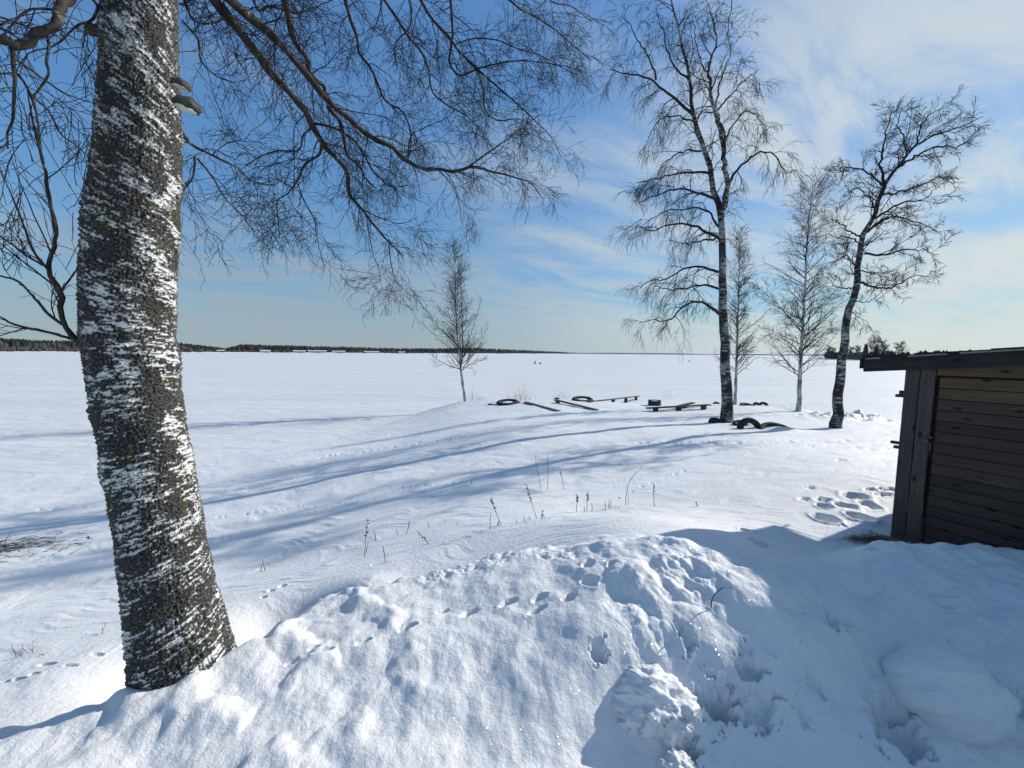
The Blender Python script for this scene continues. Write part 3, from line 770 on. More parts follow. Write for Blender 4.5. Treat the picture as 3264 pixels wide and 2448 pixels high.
# broken stub and bracket fungi on the stem
def lump_mesh(name, rad, sub=3, amp=.15, freq=3.0, seed=0, flat_bottom=None):
    bm = bmesh.new(); bmesh.ops.create_icosphere(bm, subdivisions=sub, radius=1)
    V = np.array([v.co[:] for v in bm.verts])
    d = fbm(V[:, 0] * freq + V[:, 2] * 2.1 + seed, V[:, 1] * freq - V[:, 2] * 1.7 + seed, 4, gain=.55, seed=seed)
    V = V * (1 + amp * d)[:, None] * np.array(rad)
    if flat_bottom is not None: V[:, 2] = np.maximum(V[:, 2], flat_bottom)
    for v, q in zip(bm.verts, V): v.co = q
    for f in bm.faces: f.smooth = True
    me = bpy.data.meshes.new(name); bm.to_mesh(me); bm.free()
    return me
M_FUNGUS = plain('bracket_fungus', (.055, .052, .04), .85, 0, .7, 30)
M_FUNGUS_PALE = plain('fungus_pore_side', (.62, .60, .52), .8, 0, .15, 40)
def fungus(px, py, Y, s, mat2=True):
    p = pt(px, py, Y)
    o = link('bracket_fungus', lump_mesh('bracket_fungus', (s, s * .8, s * .62), 3, .18, 2.2, px, -s * .25), M_FUNGUS, birch)
    o.location = Vector(p) - birch.location; o.rotation_euler = (0, R(18), R(-20))
    if mat2:
        q = link('pore_surface', lump_mesh('pore_surface', (s * .78, s * .66, s * .16), 3, .12, 2.5, px + 3), M_FUNGUS_PALE, o)
        q.location = (s * .12, -.1 * s, -s * .24)
fungus(578, 272, 2.0, .046); fungus(596, 338, 1.98, .066); fungus(462, 1020, 1.80, .016, False)
Tb = Tubes()
Pst = np.array([pt(340, 100, 2.02), pt(315, 98, 2.0), pt(285, 94, 1.98), pt(268, 90, 1.97)])
Tb.add(smooth_path(Pst, 8, .002) - BORG, np.array([.038, .036, .030, .028, .027, .029, .026, .004]), 10)
link('broken_stub', Tb.mesh('broken_stub'), M_FUNGUS, birch)

# ------------------------------------------------------------------ the birches on the shore
def mid_tree(name_label, base_px, Y, mains, trunk_mat, spec, group='leafless birches on the snowy shore', sink=.25):
    """mains[0] is the stem; each: (pixel path, r0, r1, depth drift)"""
    q = ground_hit(*base_px); Y = q[1]
    root = empty('birch_tree', (q[0], q[1], q[2])); tag(root, name_label, 'birch tree', group)
    org = np.array([q[0], q[1], q[2]])
    tb = Tubes(); tt = Tubes(); lim = []
    for i, (path, r0, r1, dd) in enumerate(mains):
        n_ = len(path)
        YY = Y + np.linspace(0 if i == 0 else dd * .25, dd, n_)
        P = np.array([pt(x, y, yy) for (x, y), yy in zip(path, YY)])
        if i == 0: P[0, 2] -= sink
        nn = 36 if i < spec.get('stems', 1) else 18
        P = smooth_path(P, nn, spec.get('jit', .015))
        if i == 0: P[0, 2] = org[2] - sink
        rr = r0 + (r1 - r0) * np.linspace(0, 1, nn) ** .8
        if i == 0: rr[:2] *= np.array([1.28, 1.12])
        if i < spec.get('stems', 1): tb.add(P - org, rr, 10)
        else:
            lb = Tubes(); lb.add(P - org, rr, 6)
            link('limb', lb.mesh('limb'), M_TWIG_FAR, root)
        lim.append((P, rr, i))
    link('trunk', tb.mesh('trunk'), trunk_mat, root)
    for P, rr, i in lim:
        L = float(np.linalg.norm(np.diff(P, axis=0), axis=1).sum())
        s = spec['stem'] if i < spec.get('stems', 1) else spec['limb']
        per = max(2, int(L * s['den']))
        P1, R1 = spawn(P[None], rr[None], per, s['t0'], 1.0, s['L'], .35, s['ang'], 8, s['grav'], s.get('wig', .15), s.get('up', 0), .5, s.get('rm', .02), .35, s.get('taper', .5))
        P2, R2 = spawn(P1, R1, s.get('n2', 7), .15, 1.0, s['L'] * s.get('k2', .42), .3, (25, 55), 6, spec.get('grav2', .1), .16, 0, .6, .009, .5, .3)
        P3, R3 = spawn(P2, R2, s.get('n3', 5), .15, 1.0, s['L'] * s.get('k3', .22), .3, (20, 50), 5, spec.get('grav3', .15), .14, 0, .7, .005, .6, .3)
        tt.add(P1 - org, np.maximum(R1, spec['rt'] * 1.6), 4); tt.add(P2 - org, np.maximum(R2, spec['rt'] * 1.2), 3); tt.add(P3 - org, np.maximum(R3, spec['rt']), 3)
    o = link('twigs', tt.mesh('twigs'), M_TWIG_FAR, root); tag(o, kind='stuff')
    print(name_label[:30], 'tris', len(o.data.polygons) * 2)
    return root
k3 = lambda p: crop_path(p, 1880, 0, 1.185)
k4 = lambda p: crop_path(p, 2300, 300, 1.5083)
k7 = lambda p: crop_path(p, 1250, 780, 3.19)
weep = dict(stems=3, jit=.02, rt=.0037, grav2=.22, grav3=.42,
            stem=dict(den=2.0, t0=.42, L=1.2, ang=(30, 65), grav=.05, up=.03, n2=6, n3=4, taper=.45),
            limb=dict(den=3.4, t0=.12, L=.82, ang=(35, 75), grav=.16, n2=5, n3=5, k2=.55, k3=.5, taper=.3))
mid_tree('tall weeping birch with a forked stem, standing beside the half-buried tyres', (2322, 1346), 14, [
    (k3([(521, 1595), (517, 1500), (512, 1350), (505, 1200), (500, 1050), (500, 900), (494, 800), (480, 750), (465, 700), (455, 640), (430, 560), (412, 500), (397, 450), (386, 380), (376, 300), (368, 230), (346, 190), (340, 150), (325, 70), (308, 0), (300, -60)]), .215, .02, .3),
    (k3([(496, 810), (508, 760), (520, 690), (506, 600), (500, 530), (480, 460), (462, 380), (455, 300), (452, 240), (478, 160), (470, 90), (450, 20)]), .10, .02, -.5),
    (k3([(520, 690), (506, 600), (512, 520), (480, 400), (500, 280), (530, 200), (522, 100), (540, 20), (535, -30)]), .05, .012, -.9),
    (k3([(395, 440), (340, 390), (280, 340), (210, 290), (130, 275), (75, 262)]), .06, .015, .9),
    (k3([(250, 300), (225, 220), (180, 150), (150, 90), (120, 60)]), .035, .01, .8),
    (k3([(452, 655), (380, 650), (300, 665), (230, 680), (175, 692)]), .045, .012, 1.0),
    (k3([(472, 750), (400, 725), (320, 715), (260, 735), (185, 765)]), .05, .012, -1.0),
    (k3([(492, 905), (430, 870), (370, 848), (300, 850), (220, 872), (180, 850)]), .055, .012, -.6),
    (k3([(492, 900), (440, 905), (360, 920), (300, 905)]), .04, .010, .9),
    (k3([(487, 1028), (430, 1010), (360, 1015), (290, 1050), (220, 1065), (190, 1090)]), .05, .012, .8),
    (k3([(487, 1090), (430, 1075), (360, 1090), (290, 1092), (245, 1080)]), .045, .012, -.9),
    (k3([(492, 1188), (440, 1150), (400, 1138), (350, 1160), (310, 1205), (235, 1210), (185, 1222)]), .055, .012, -.3),
    (k3([(420, 570), (360, 570), (300, 600), (255, 650)]), .035, .01, -.8),
    (k3([(524, 692), (560, 640), (600, 600), (650, 575), (700, 590), (738, 650), (782, 642)]), .05, .010, -.4),
    (k3([(508, 530), (550, 460), (590, 420), (640, 450), (665, 480)]), .035, .01, .6),
    (k3([(480, 420), (540, 350), (600, 290), (640, 260)]), .035, .01, .5),
    (k3([(375, 300), (320, 250), (290, 180), (270, 100), (250, 30)]), .035, .01, .7),
    (k3([(400, 470), (330, 440), (270, 450), (220, 520)]), .03, .01, -.7),
    (k3([(460, 300), (420, 230), (400, 150), (390, 60)]), .03, .01, .6),
    (k3([(490, 860), (430, 790), (350, 790), (280, 800), (200, 850)]), .04, .01, .4),
], M_BARK_DARK, weep)
spread = dict(stems=1, jit=.02, rt=.0038, grav2=.02, grav3=.03,
              stem=dict(den=2.6, t0=.40, L=.85, ang=(35, 70), grav=.0, up=.05, n2=6, n3=5, taper=.35),
              limb=dict(den=4.6, t0=.10, L=.58, ang=(30, 65), grav=.0, up=.03, n2=6, n3=5, k2=.5, k3=.28, taper=.35))
mid_tree('leaning dark birch with a crown swept to the right, nearest the wooden shed', (2668, 1364), 13, [
    (k4([(553, 1605), (558, 1500), (566, 1400), (580, 1250), (600, 1100), (640, 950), (660, 800), (690, 670), (722, 600), (760, 490), (790, 420), (850, 350), (930, 250), (1050, 190), (1190, 140), (1255, 108)]), .17, .012, .4),
    (k4([(782, 430), (770, 300), (790, 200), (810, 100), (830, 60)]), .05, .01, .5),
    (k4([(850, 350), (950, 290), (1050, 250), (1150, 250), (1220, 200)]), .04, .01, -.6),
    (k4([(890, 300), (880, 220), (850, 150), (870, 70)]), .035, .01, -.5),
    (k4([(930, 250), (960, 160), (1000, 100), (1060, 70)]), .03, .01, .6),
    (k4([(760, 485), (850, 470), (950, 440), (1040, 400), (1085, 400)]), .045, .01, .8),
    (k4([(722, 600), (800, 560), (870, 520), (960, 510), (1040, 450)]), .045, .01, -.8),
    (k4([(705, 660), (760, 610), (850, 590), (950, 620), (1050, 670)]), .04, .01, .6),
    (k4([(690, 765), (780, 775), (860, 750), (960, 750), (1045, 772)]), .04, .01, -.5),
    (k4([(650, 905), (720, 920), (780, 937), (850, 910), (940, 870), (1000, 880)]), .045, .01, .3),
    (k4([(770, 440), (720, 390), (650, 360), (600, 355), (560, 440)]), .035, .01, -.6),
    (k4([(740, 550), (690, 480), (640, 450), (620, 500)]), .03, .01, .6),
    (k4([(682, 690), (630, 670), (580, 630), (530, 600)]), .035, .01, .7),
    (k4([(672, 720), (620, 690), (560, 690), (510, 670)]), .03, .01, -.7),
    (k4([(642, 930), (600, 935), (540, 920), (515, 880)]), .028, .008, .4),
    (k4([(655, 830), (600, 780), (555, 800)]), .025, .008, -.5),
    (k4([(668, 850), (750, 860), (820, 850)]), .025, .008, .5),
    (k4([(632, 990), (700, 1000), (760, 960)]), .02, .008, -.4),
    (k4([(622, 1050), (660, 1070), (700, 1095)]), .016, .006, .3),
], M_BARK_DARK, spread)
upright = dict(stems=1, jit=.01, rt=.0038, grav2=-.02, grav3=.03,
               stem=dict(den=7.5, t0=.16, L=2.35, ang=(38, 60), grav=.0, up=.045, wig=.07, n2=8, n3=4, k2=.30, k3=.16, taper=.80, rm=.022),
               limb=dict(den=5.0, t0=.10, L=.75, ang=(30, 60), grav=-.02, n2=5, n3=4, k2=.5, k3=.3))
mid_tree('slender upright birch with a narrow pointed crown, second tree from the shed', (2546, 1309), 20, [
    (k4([(370, 1522), (373, 1450), (376, 1350), (385, 1200), (398, 980), (408, 780), (416, 640), (428, 540), (440, 435)]), .115, .012, .2),
    (k4([(388, 1150), (330, 1080), (270, 1010), (215, 930)]), .03, .008, .5), (k4([(392, 1120), (440, 1060), (510, 990), (560, 930)]), .03, .008, -.5),
    (k4([(383, 1240), (450, 1180), (540, 1120)]), .03, .008, .5), (k4([(383, 1250), (320, 1190), (240, 1150)]), .03, .008, -.5)],
    M_BARK, upright)
slim = dict(upright); slim['stem'] = dict(upright['stem'], L=1.5, den=10, n2=7, taper=.7, t0=.20)
mid_tree('thin birch with a wispy narrow crown, partly behind the tall forked birch', (2343, 1290), 23, [
    (k4([(64, 1495), (68, 1400), (72, 1280), (78, 1100), (83, 900), (86, 780), (88, 670)]), .10, .012, .2),
    (k4([(84, 930), (120, 910), (160, 912), (185, 940)]), .02, .008, .2)],
    M_BARK, slim)
young = dict(upright); young['stem'] = dict(upright['stem'], L=2.5, den=9.0, n2=6, n3=3, t0=.20, taper=.82, ang=(34, 60), wig=.05); young['rt'] = .0046; young['limb'] = dict(upright['limb'], den=3.2, n2=4, n3=3)
mid_tree('young birch with a leaning stem and cone-shaped crown, alone left of the benches', (1484, 1279), 25, [
    (k7([(748, 1592), (733, 1500), (718, 1420), (702, 1290), (690, 1150), (676, 1000), (658, 820), (650, 650), (642, 450), (634, 250), (630, 30)]), .115, .014, .2),
    (k7([(702, 1260), (712, 1130), (716, 1000), (712, 850), (706, 700), (700, 480), (690, 300)]), .05, .010, .4),
    (k7([(684, 1265), (600, 1240), (500, 1190), (400, 1130)]), .03, .01, -.6),
    (k7([(668, 1040), (600, 960), (500, 870), (400, 760), (340, 640)]), .035, .01, .5),
    (k7([(712, 1210), (790, 1150), (880, 1040), (930, 930)]), .03, .01, .5),
    (k7([(702, 1280), (790, 1220), (880, 1180), (930, 1170)]), .025, .01, -.5)],
    M_BARK, young)

# ------------------------------------------------------------------ snow clods
def clod(px, py, Y, rad, label, amp=.22, freq=2.2, seed=1, sub=6, rot=0, dz=0, shell=True):
    bm = bmesh.new(); bmesh.ops.create_icosphere(bm, subdivisions=sub, radius=1)
    V = np.array([v.co[:] for v in bm.verts]); bm.verts.ensure_lookup_table()
    th = np.arctan2(V[:, 1], V[:, 0])
    d = amp * fbm(V[:, 0] * freq + seed, V[:, 2] * freq + V[:, 1] * .9 * freq, 3, seed=seed)
    if shell:   # crusted plates peeling off in front, smooth crown
        q = V[:, 0] * 1.1 - V[:, 2] * .35 + .30 * fbm(V[:, 0] * 1.9 + seed, V[:, 2] * 2.6 + V[:, 1], 4, gain=.6, seed=seed + 9)
        k_ = q * 1.9; fl = np.floor(k_); st = (fl + sstep(k_ - fl, 0, .10) - k_) / 1.9
        front = sstep(-V[:, 1], -.1, .5) * (1 - sstep(V[:, 2], .35, .7))
        d = d + front * (st * .34 + .007 * billow(V[:, 0] * 5, V[:, 2] * 6, 4, seed=seed, gain=.6))
    d = d + .007 * fbm(V[:, 0] * 16, V[:, 2] * 16 + V[:, 1] * 11, 3, seed=seed + 4)
    V = V * (1 + d)[:, None] * np.array(rad)
    for v, c_ in zip(bm.verts, V): v.co = c_
    for f in bm.faces: f.smooth = True
    me = bpy.data.meshes.new('snow_clod'); bm.to_mesh(me); bm.free()
    o = link('snow_clod', me, M_CLOD); p = pt(px, py, Y); o.location = (p[0], p[1], p[2] + dz); o.rotation_euler = (0, 0, rot)
    tag(o, label, 'snow clod', 'broken lumps of ploughed snow')
    return o
clod(2070, 2245, 1.93, (.235, .175, .205), 'large rounded snow clod with torn crusty front, at the edge of the shade', seed=2.3, amp=.12)
clod(2270, 2095, 2.12, (.20, .15, .13), 'snow clod overhanging a dark hollow, above the large torn clod', seed=5.1, amp=.15)
clod(2405, 2195, 1.96, (.055, .05, .05), 'small round snowball beside the dark hollow', amp=.06, sub=5, seed=8, shell=False)
clod(3010, 2190, 1.90, (.27, .22, .20), 'huge smooth snow block lying in the shade below the shed', amp=.10, seed=31.7, shell=False, freq=1.3, dz=-.02)
clod(1985, 2010, 2.24, (.15, .12, .12), 'rough crumbling snow lump on the sunlit face of the mound', seed=14.2, sub=6)
clod(2160, 2440, 1.66, (.08, .06, .05), 'flat snow plate at the bottom edge of the mound', seed=17, sub=5)
clod(2395, 1725, 3.7, (.05, .05, .045), 'small upright snow chunk at the edge of the shed shadow', seed=21, sub=4)
clod(2420, 1735, 3.6, (.07, .05, .05), 'wider snow chunk at the edge of the shed shadow', seed=23, sub=4)

# ------------------------------------------------------------------ wooden shed
def box_mesh(name, sx, sy, sz, bev=.003, jit=0.0):
    bm = bmesh.new(); bmesh.ops.create_cube(bm, size=1)
    for v in bm.verts:
        v.co = Vector((v.co.x * sx, v.co.y * sy, v.co.z * sz))
        if jit: v.co += Vector([random.uniform(-jit, jit) for _ in range(3)])
    if bev: bmesh.ops.bevel(bm, geom=bm.edges[:], offset=bev, segments=1, affect='EDGES')
    me = bpy.data.meshes.new(name); bm.to_mesh(me); bm.free(); return me
def build_shed():
    # local frame: +x along the front wall away from the visible corner, +y into the shed, origin at the visible corner
    ux = np.array([.50, -.866]); 
    ang = math.atan2(ux[1], ux[0])
    corner = pt(2865, 1440, 4.12)
    Z0 = 1.93
    root = empty('wooden_shed', (corner[0], corner[1], Z0)); root.rotation_euler = (0, 0, ang)
    tag(root, 'small weathered wooden shed with plank door and low felt roof at the right edge', 'shed')
    W, D = 3.3, 3.1
    slope = .095
    def roof_z(x): return 3.855 - Z0 + slope * x       # underside of the roof over the front wall
    def board(name, x, y, z, sx, sy, sz, mat, parent=root, rot=(0, 0, 0), bev=.003, jit=.001):
        o = link(name, box_mesh(name, sx, sy, sz, bev, jit), mat, parent); o.location = (x, y, z); o.rotation_euler = rot; return o
    tilt = math.atan(slope)
    # corner boards
    h = roof_z(.05) + .10
    board('corner_board', .056, -.012, h / 2 - .05, .110, .026, h + .04, M_WOOD_Z)
    board('corner_board', .172, -.014, h / 2 - .05, .108, .026, h + .05, M_WOOD_Z)
    nail = lump_mesh('nail', (.0045, .003, .0045), 1, .1, 2, 1)
    for i in range(26):
        o = link('nail', nail, M_STEEL, root); xx = .025 + .19 * (i % 2) + random.uniform(-.01, .03); o.location = (xx, -.028, .08 + (i // 2) * .135 + random.uniform(-.03, .03))
    # brown board over the door
    dx0, dx1 = .232, 1.75
    z_head = 3.895 - Z0
    board('lintel_board', (dx0 + W) / 2, -.010, z_head - .055 + .05, W - dx0, .022, .17, M_WOOD_XB)
    # door of horizontal planks
    door = empty('door', (0, 0, 0)); door.parent = root
    z = z_head - .11; k = 0
    mats = [M_WOOD_XB, M_WOOD_XB] + [M_WOOD_X] * 30
    while z > .02:
        hh = .114
        me = box_mesh('plank', dx1 - dx0 - .02, .022, hh - .006, .004, .0012)
        o = link('plank', me, mats[min(k, 20)], door); o.location = ((dx0 + dx1) / 2 + .012, .008 + random.uniform(-.0015, .0015), z - hh / 2)
        z -= hh; k += 1
    # dark backing so that the joints read deep
    bk = board('door_backing', (dx0 + dx1) / 2, .034, .95, dx1 - dx0, .02, 1.86, M_FASCIA, door, bev=0, jit=0)
    # padlock and hasp on the second corner board
    hs = board('hasp', .218, -.034, 3.60 - Z0 - .0, .06, .006, .022, M_STEEL, door, bev=.001, jit=0)
    hs.location.z = 1.22
    Tb = Tubes(); a = np.linspace(0, np.pi, 9)
    Tb.add(np.stack([.014 * np.cos(a), np.zeros(9), .02 + .016 * np.sin(a)], 1), np.full(9, .0032), 6)
    sh = link('padlock', box_mesh('padlock', .042, .018, .036, .005), M_STEEL, root); sh.location = (.205, -.05, 1.185)
    s2 = link('shackle', Tb.mesh('shackle'), M_STEEL, sh)
    # front wall past the door, left wall, back wall: planks
    wall = empty('wall'); wall.parent = root
    x0 = dx1 + .01
    for i in range(17):
        o = link('plank', box_mesh('plank', W - x0, .022, .110, .003, .001), M_WOOD_X, wall); o.location = ((W + x0) / 2, 0.0, z_head - .20 - i * .114)
    lw = bpy.data.meshes
    sp = box_mesh('plank', D, .022, .112, .003, .001)
    for i in range(17):
        zz = .05 + i * .114
        o = link('plank', sp, M_WOOD_X, wall); o.location = (.012, D / 2 + .002, zz); o.rotation_euler = (0, 0, R(90))
        o = link('plank', sp, M_WOOD_X, wall); o.location = (W - .012, D / 2 + .002, zz + slope * W * .5); o.rotation_euler = (0, 0, R(90))
        o = link('plank', sp, M_WOOD_X, wall); o.location = (W / 2 + .05, D, zz)
    # foundation beam and threshold plank in front
    board('sill_beam', W / 2, .02, -.06, W, .12, .14, M_FASCIA, bev=.006)
    board('threshold_plank', .32, -.16, -.035, .95, .16, .045, M_FASCIA, rot=(0, R(3), R(-12)), bev=.004)
    # roof: front fascia, eave fascia, boards, overlapping felt strips
    roof = empty('roof'); roof.parent = root
    oh = .345
    Lr = W + oh + .25
    xm = -oh + Lr / 2
    board('fascia_board', xm, -.062, roof_z(xm) + .075, Lr / math.cos(tilt), .030, .165, M_FASCIA, roof, (0, -tilt, 0), .004, .001)
    board('eave_board', -oh - .016, D / 2 - .03, roof_z(-oh) + .085, D + .12, .022, .11, M_FASCIA, roof, (0, 0, R(90)), .003, .001)
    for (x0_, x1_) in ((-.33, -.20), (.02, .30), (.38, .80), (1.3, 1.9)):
        board('lit_edge_strip', (x0_ + x1_) / 2, -.072, roof_z((x0_ + x1_) / 2) + .143, x1_ - x0_, .012, .016, M_LIT_EDGE, roof, (0, -tilt, 0), .002, .001)  # added pale strips, painted to look like lit board ends under the felt
    nb = 24; bw = (D + .10) / nb
    rb = box_mesh('roof_board', Lr / math.cos(tilt), bw - .006, .022, .002)
    for i in range(nb):
        o = link('roof_board', rb, M_FASCIA, roof); o.location = (xm, -.044 + bw * (i + .5), roof_z(xm) + .125); o.rotation_euler = (0, -tilt, 0)
    x = -oh - .03; i = 0; st_ = .50
    while x < W + .2:
        sm = box_mesh('felt_strip', st_ + .09, D + .26, .007, .001, .003)
        o = link('felt_strip', sm, M_FELT, roof)
        o.location = (x + st_ / 2, D / 2 - .02, roof_z(x + st_ / 2) + .156 + .004); o.rotation_euler = (0, -tilt + .020, 0)
        x += st_; i += 1
    # pegs sticking out of the left wall, red-brown
    for (zz, ln, hh) in [(1.70, .10, .034), (1.735, .04, .05), (1.165, .105, .032), (1.115, .055, .034)]:
        o = board('wooden_peg', -.035 - .012 * random.random(), .10, zz - .075, ln, .035, hh, M_RED)
    return root
shed = build_shed()

# dry grass showing at the shed's foot
def grass_tuft(name, center, n_, spread_, L, mat, label, cat, up=.6, lean=(0, 0), r=.0016, kind='stuff'):
    P = np.empty((n_, 6, 3)); base = np.array(center)[None] + np.stack([rng.normal(0, spread_[0], n_), rng.normal(0, spread_[1], n_), np.full(n_, -.01)], 1)
    base[:, 2] = height(base[:, 0], base[:, 1], True) - .01
    d = norm(np.stack([rng.normal(lean[0], .5, n_), rng.normal(lean[1], .5, n_), np.full(n_, up) * rng.uniform(.3, 1.4, n_)], 1))
    ln = (L * rng.uniform(.4, 1.1, n_))[:, None] / 5
    P[:, 0] = base
    for j in range(1, 6):
        P[:, j] = P[:, j - 1] + d * ln; d = d + rng.normal(0, .15, (n_, 3)); d[:, 2] -= .16; d = norm(d)
    P[:, :, 2] = np.maximum(P[:, :, 2], height(P[:, :, 0], P[:, :, 1], False) + .006)
    T = Tubes(); T.add(P, np.full((n_, 6), r) * np.linspace(1, .5, 6), 3)
    o = link(name, T.mesh(name), mat); tag(o, label, cat, kind=kind); return o
q = ground_hit(2815, 1722)
grass_tuft('dry_grass', q, 420, (.16, .055), .17, M_STRAW, 'dry brown grass poking out of the snow at the shed corner', 'grass', .45, (-.5, -.2))
q = ground_hit(2760, 1718)
grass_tuft('dry_grass', q, 160, (.13, .03), .12, M_STRAW, 'thin fringe of dry grass left of the shed corner', 'grass', .35, (-.7, 0))

# ------------------------------------------------------------------ tyres
def tyre(px, py, Rt, rt, rot, sink, label, name='tyre', snowfill=None, flat=.0, mat=M_RUBBER):
    q = ground_hit(px, py)
    bm = bmesh.new()
    nseg, ns = 56, 14
    vs = []
    for i in range(nseg):
        a = i / nseg * 2 * math.pi
        ring = []
        for j in range(ns):
            b = j / ns * 2 * math.pi
            # squarish section with shoulder lugs on the tread
            cx_, cz = math.cos(b), math.sin(b)
            sq = (abs(cx_) ** 4 + abs(cz) ** 4) ** -.25
            lug = 1 + (.06 if (i % 2 == 0 and cx_ > .3) else 0)
            rr = Rt + rt * cx_ * sq * lug
            ring.append(bm.verts.new((rr * math.cos(a), rr * math.sin(a), rt * 1.0 * cz * sq)))
        vs.append(ring)
    for i in range(nseg):
        for j in range(ns):
            bm.faces.new((vs[i][j], vs[(i + 1) % nseg][j], vs[(i + 1) % nseg][(j + 1) % ns], vs[i][(j + 1) % ns]))
    for f in bm.faces: f.smooth = True
    bmesh.ops.recalc_face_normals(bm, faces=bm.faces[:])
    me = bpy.data.meshes.new(name); bm.to_mesh(me); bm.free()
    o = link(name, me, mat); o.location = (q[0], q[1], q[2] + sink); o.rotation_euler = rot
    tag(o, label, 'tyre', 'old tyres half buried in the snow')
    return o, q
tyre(2392, 1366, .37, .085, (R(72), R(10), R(8)), -.10, 'large black tyre standing half buried like an arch, right of the tall forked birch')
tyre(2476, 1368, .42, .09, (R(24), R(-14), R(20)), -.14, 'worn tyre sunk nearly flat in snow, right of the arched tyre')
tyre(2292, 1348, .26, .09, (R(22), R(12), R(0)), -.05, 'sunken tyre peeping out left of the tall forked birch stem')
tyre(2360, 1352, .16, .075, (R(15), R(-10), R(0)), -.01, 'small dark tyre bulge tight against the right of the tall birch stem')
tyre(2385, 1293, .34, .09, (R(14), R(6), R(0)), -.05, 'flat dark tyre at the foot of the thin birch')
tyre(2412, 1291, .22, .09, (R(60), R(20), R(0)), -.06, 'tilted tyre edge, second behind the tall birch')
tyre(2434, 1292, .26, .09, (R(50), R(-20), R(0)), -.04, 'pointed tyre edge furthest right behind the tall birch')
tyre(2287, 1288, .30, .07, (R(45), R(15), R(0)), -.12, 'curved tyre edge showing just left of the thin birch')

# wide rings of old wood and rubber by the benches
def rim_ring(px, py, Rt, label, tilt=(6, -3), h=.17):
    q = ground_hit(px, py)
    root = empty('tractor_tyre', (q[0], q[1], q[2] - .02)); root.rotation_euler = (R(tilt[0]), R(tilt[1]), R(random.uniform(-20, 20)))
    tag(root, label, 'tyre', 'tractor tyres lying in the snow by the benches')
    n_ = 48; prof = [(Rt * .60, .00), (Rt * .62, h * .75), (Rt * .72, h), (Rt * .93, h * .98), (Rt, h * .72), (Rt, 0), (Rt * .9, -.06)]
    bm = bmesh.new(); vs = [[bm.verts.new((r_ * math.cos(i / n_ * 2 * math.pi), r_ * math.sin(i / n_ * 2 * math.pi), z_)) for r_, z_ in prof] for i in range(n_)]
    for i in range(n_):
        for j in range(len(prof) - 1):
            bm.faces.new((vs[i][j], vs[(i + 1) % n_][j], vs[(i + 1) % n_][j + 1], vs[i][j + 1]))
    bmesh.ops.recalc_face_normals(bm, faces=bm.faces[:])
    for f in bm.faces: f.smooth = True
    me = bpy.data.meshes.new('tyre_wall'); bm.to_mesh(me); bm.free(); link('tyre_wall', me, M_RUBBER, root)
    sn = link('snow_filling', lump_mesh('snow_filling', (Rt * .60, Rt * .60, h * .62), 4, .06, 1.7, px), M_SNOW, root); sn.location = (0, 0, h * .15)
    b = link('wooden_block', box_mesh('wooden_block', .16, .14, .15, .01, .008), M_BROWN_END, root); b.location = (Rt * 1.02, -.12, .06); b.rotation_euler = (0, R(8), R(20))
    return root
rim_ring(1618, 1286, .68, 'black ring of a tractor tyre filled with snow, left of the fallen planks')
rim_ring(1856, 1277, .66, 'snow-filled black tractor tyre ring at the left end of the long bench', (7, 2), .18)
q = ground_hit(1775, 1272)
o = link('tyre_edge', lump_mesh('tyre_edge', (.24, .16, .13), 3, .12, 2, 3), M_RUBBER); o.location = (q[0], q[1], q[2] + .01)
tag(o, 'small dark stone peeping from the snow between the two tractor tyres', 'stone')
o.name = 'stone'
q = ground_hit(1563, 1290)
o = link('snow_covered_stone', lump_mesh('stone', (.16, .14, .08), 3, .12, 2, 9), M_RUBBER); o.location = q
tag(o, 'low dark stone just left of the leftmost tractor tyre', 'stone'); o.name = 'stone'

# steel fire ring
def fire_ring(px, py):
    q = ground_hit(px, py)
    root = empty('fire_ring', (q[0], q[1], q[2])); tag(root, 'round dark steel fire ring standing in the snow between the benches', 'fire pit')
    Rr, h, th, n_ = .36, .30, .02, 40
    prof = [(Rr - th, -.1), (Rr - th, h - .02), (Rr - th - .01, h), (Rr + .012, h), (Rr + .012, h - .02), (Rr, h - .025), (Rr, -.1)]
    bm = bmesh.new(); vs = [[bm.verts.new((r_ * math.cos(i / n_ * 2 * math.pi), r_ * math.sin(i / n_ * 2 * math.pi), z_)) for r_, z_ in prof] for i in range(n_)]
    for i in range(n_):
        for j in range(len(prof) - 1):
            bm.faces.new((vs[i][j], vs[(i + 1) % n_][j], vs[(i + 1) % n_][j + 1], vs[i][j + 1]))
    bmesh.ops.recalc_face_normals(bm, faces=bm.faces[:])
    me = bpy.data.meshes.new('steel_ring'); bm.to_mesh(me); bm.free()
    link('steel_ring', me, plain('burnt_steel', (.04, .038, .036), .7, .3, .4), root)
    s_ = link('snow_filling', lump_mesh('snow_filling', (Rr * .92, Rr * .92, .06), 3, .05, 2, 5), M_SNOW, root); s_.location = (0, 0, h - .08)
fire_ring(2086, 1292)

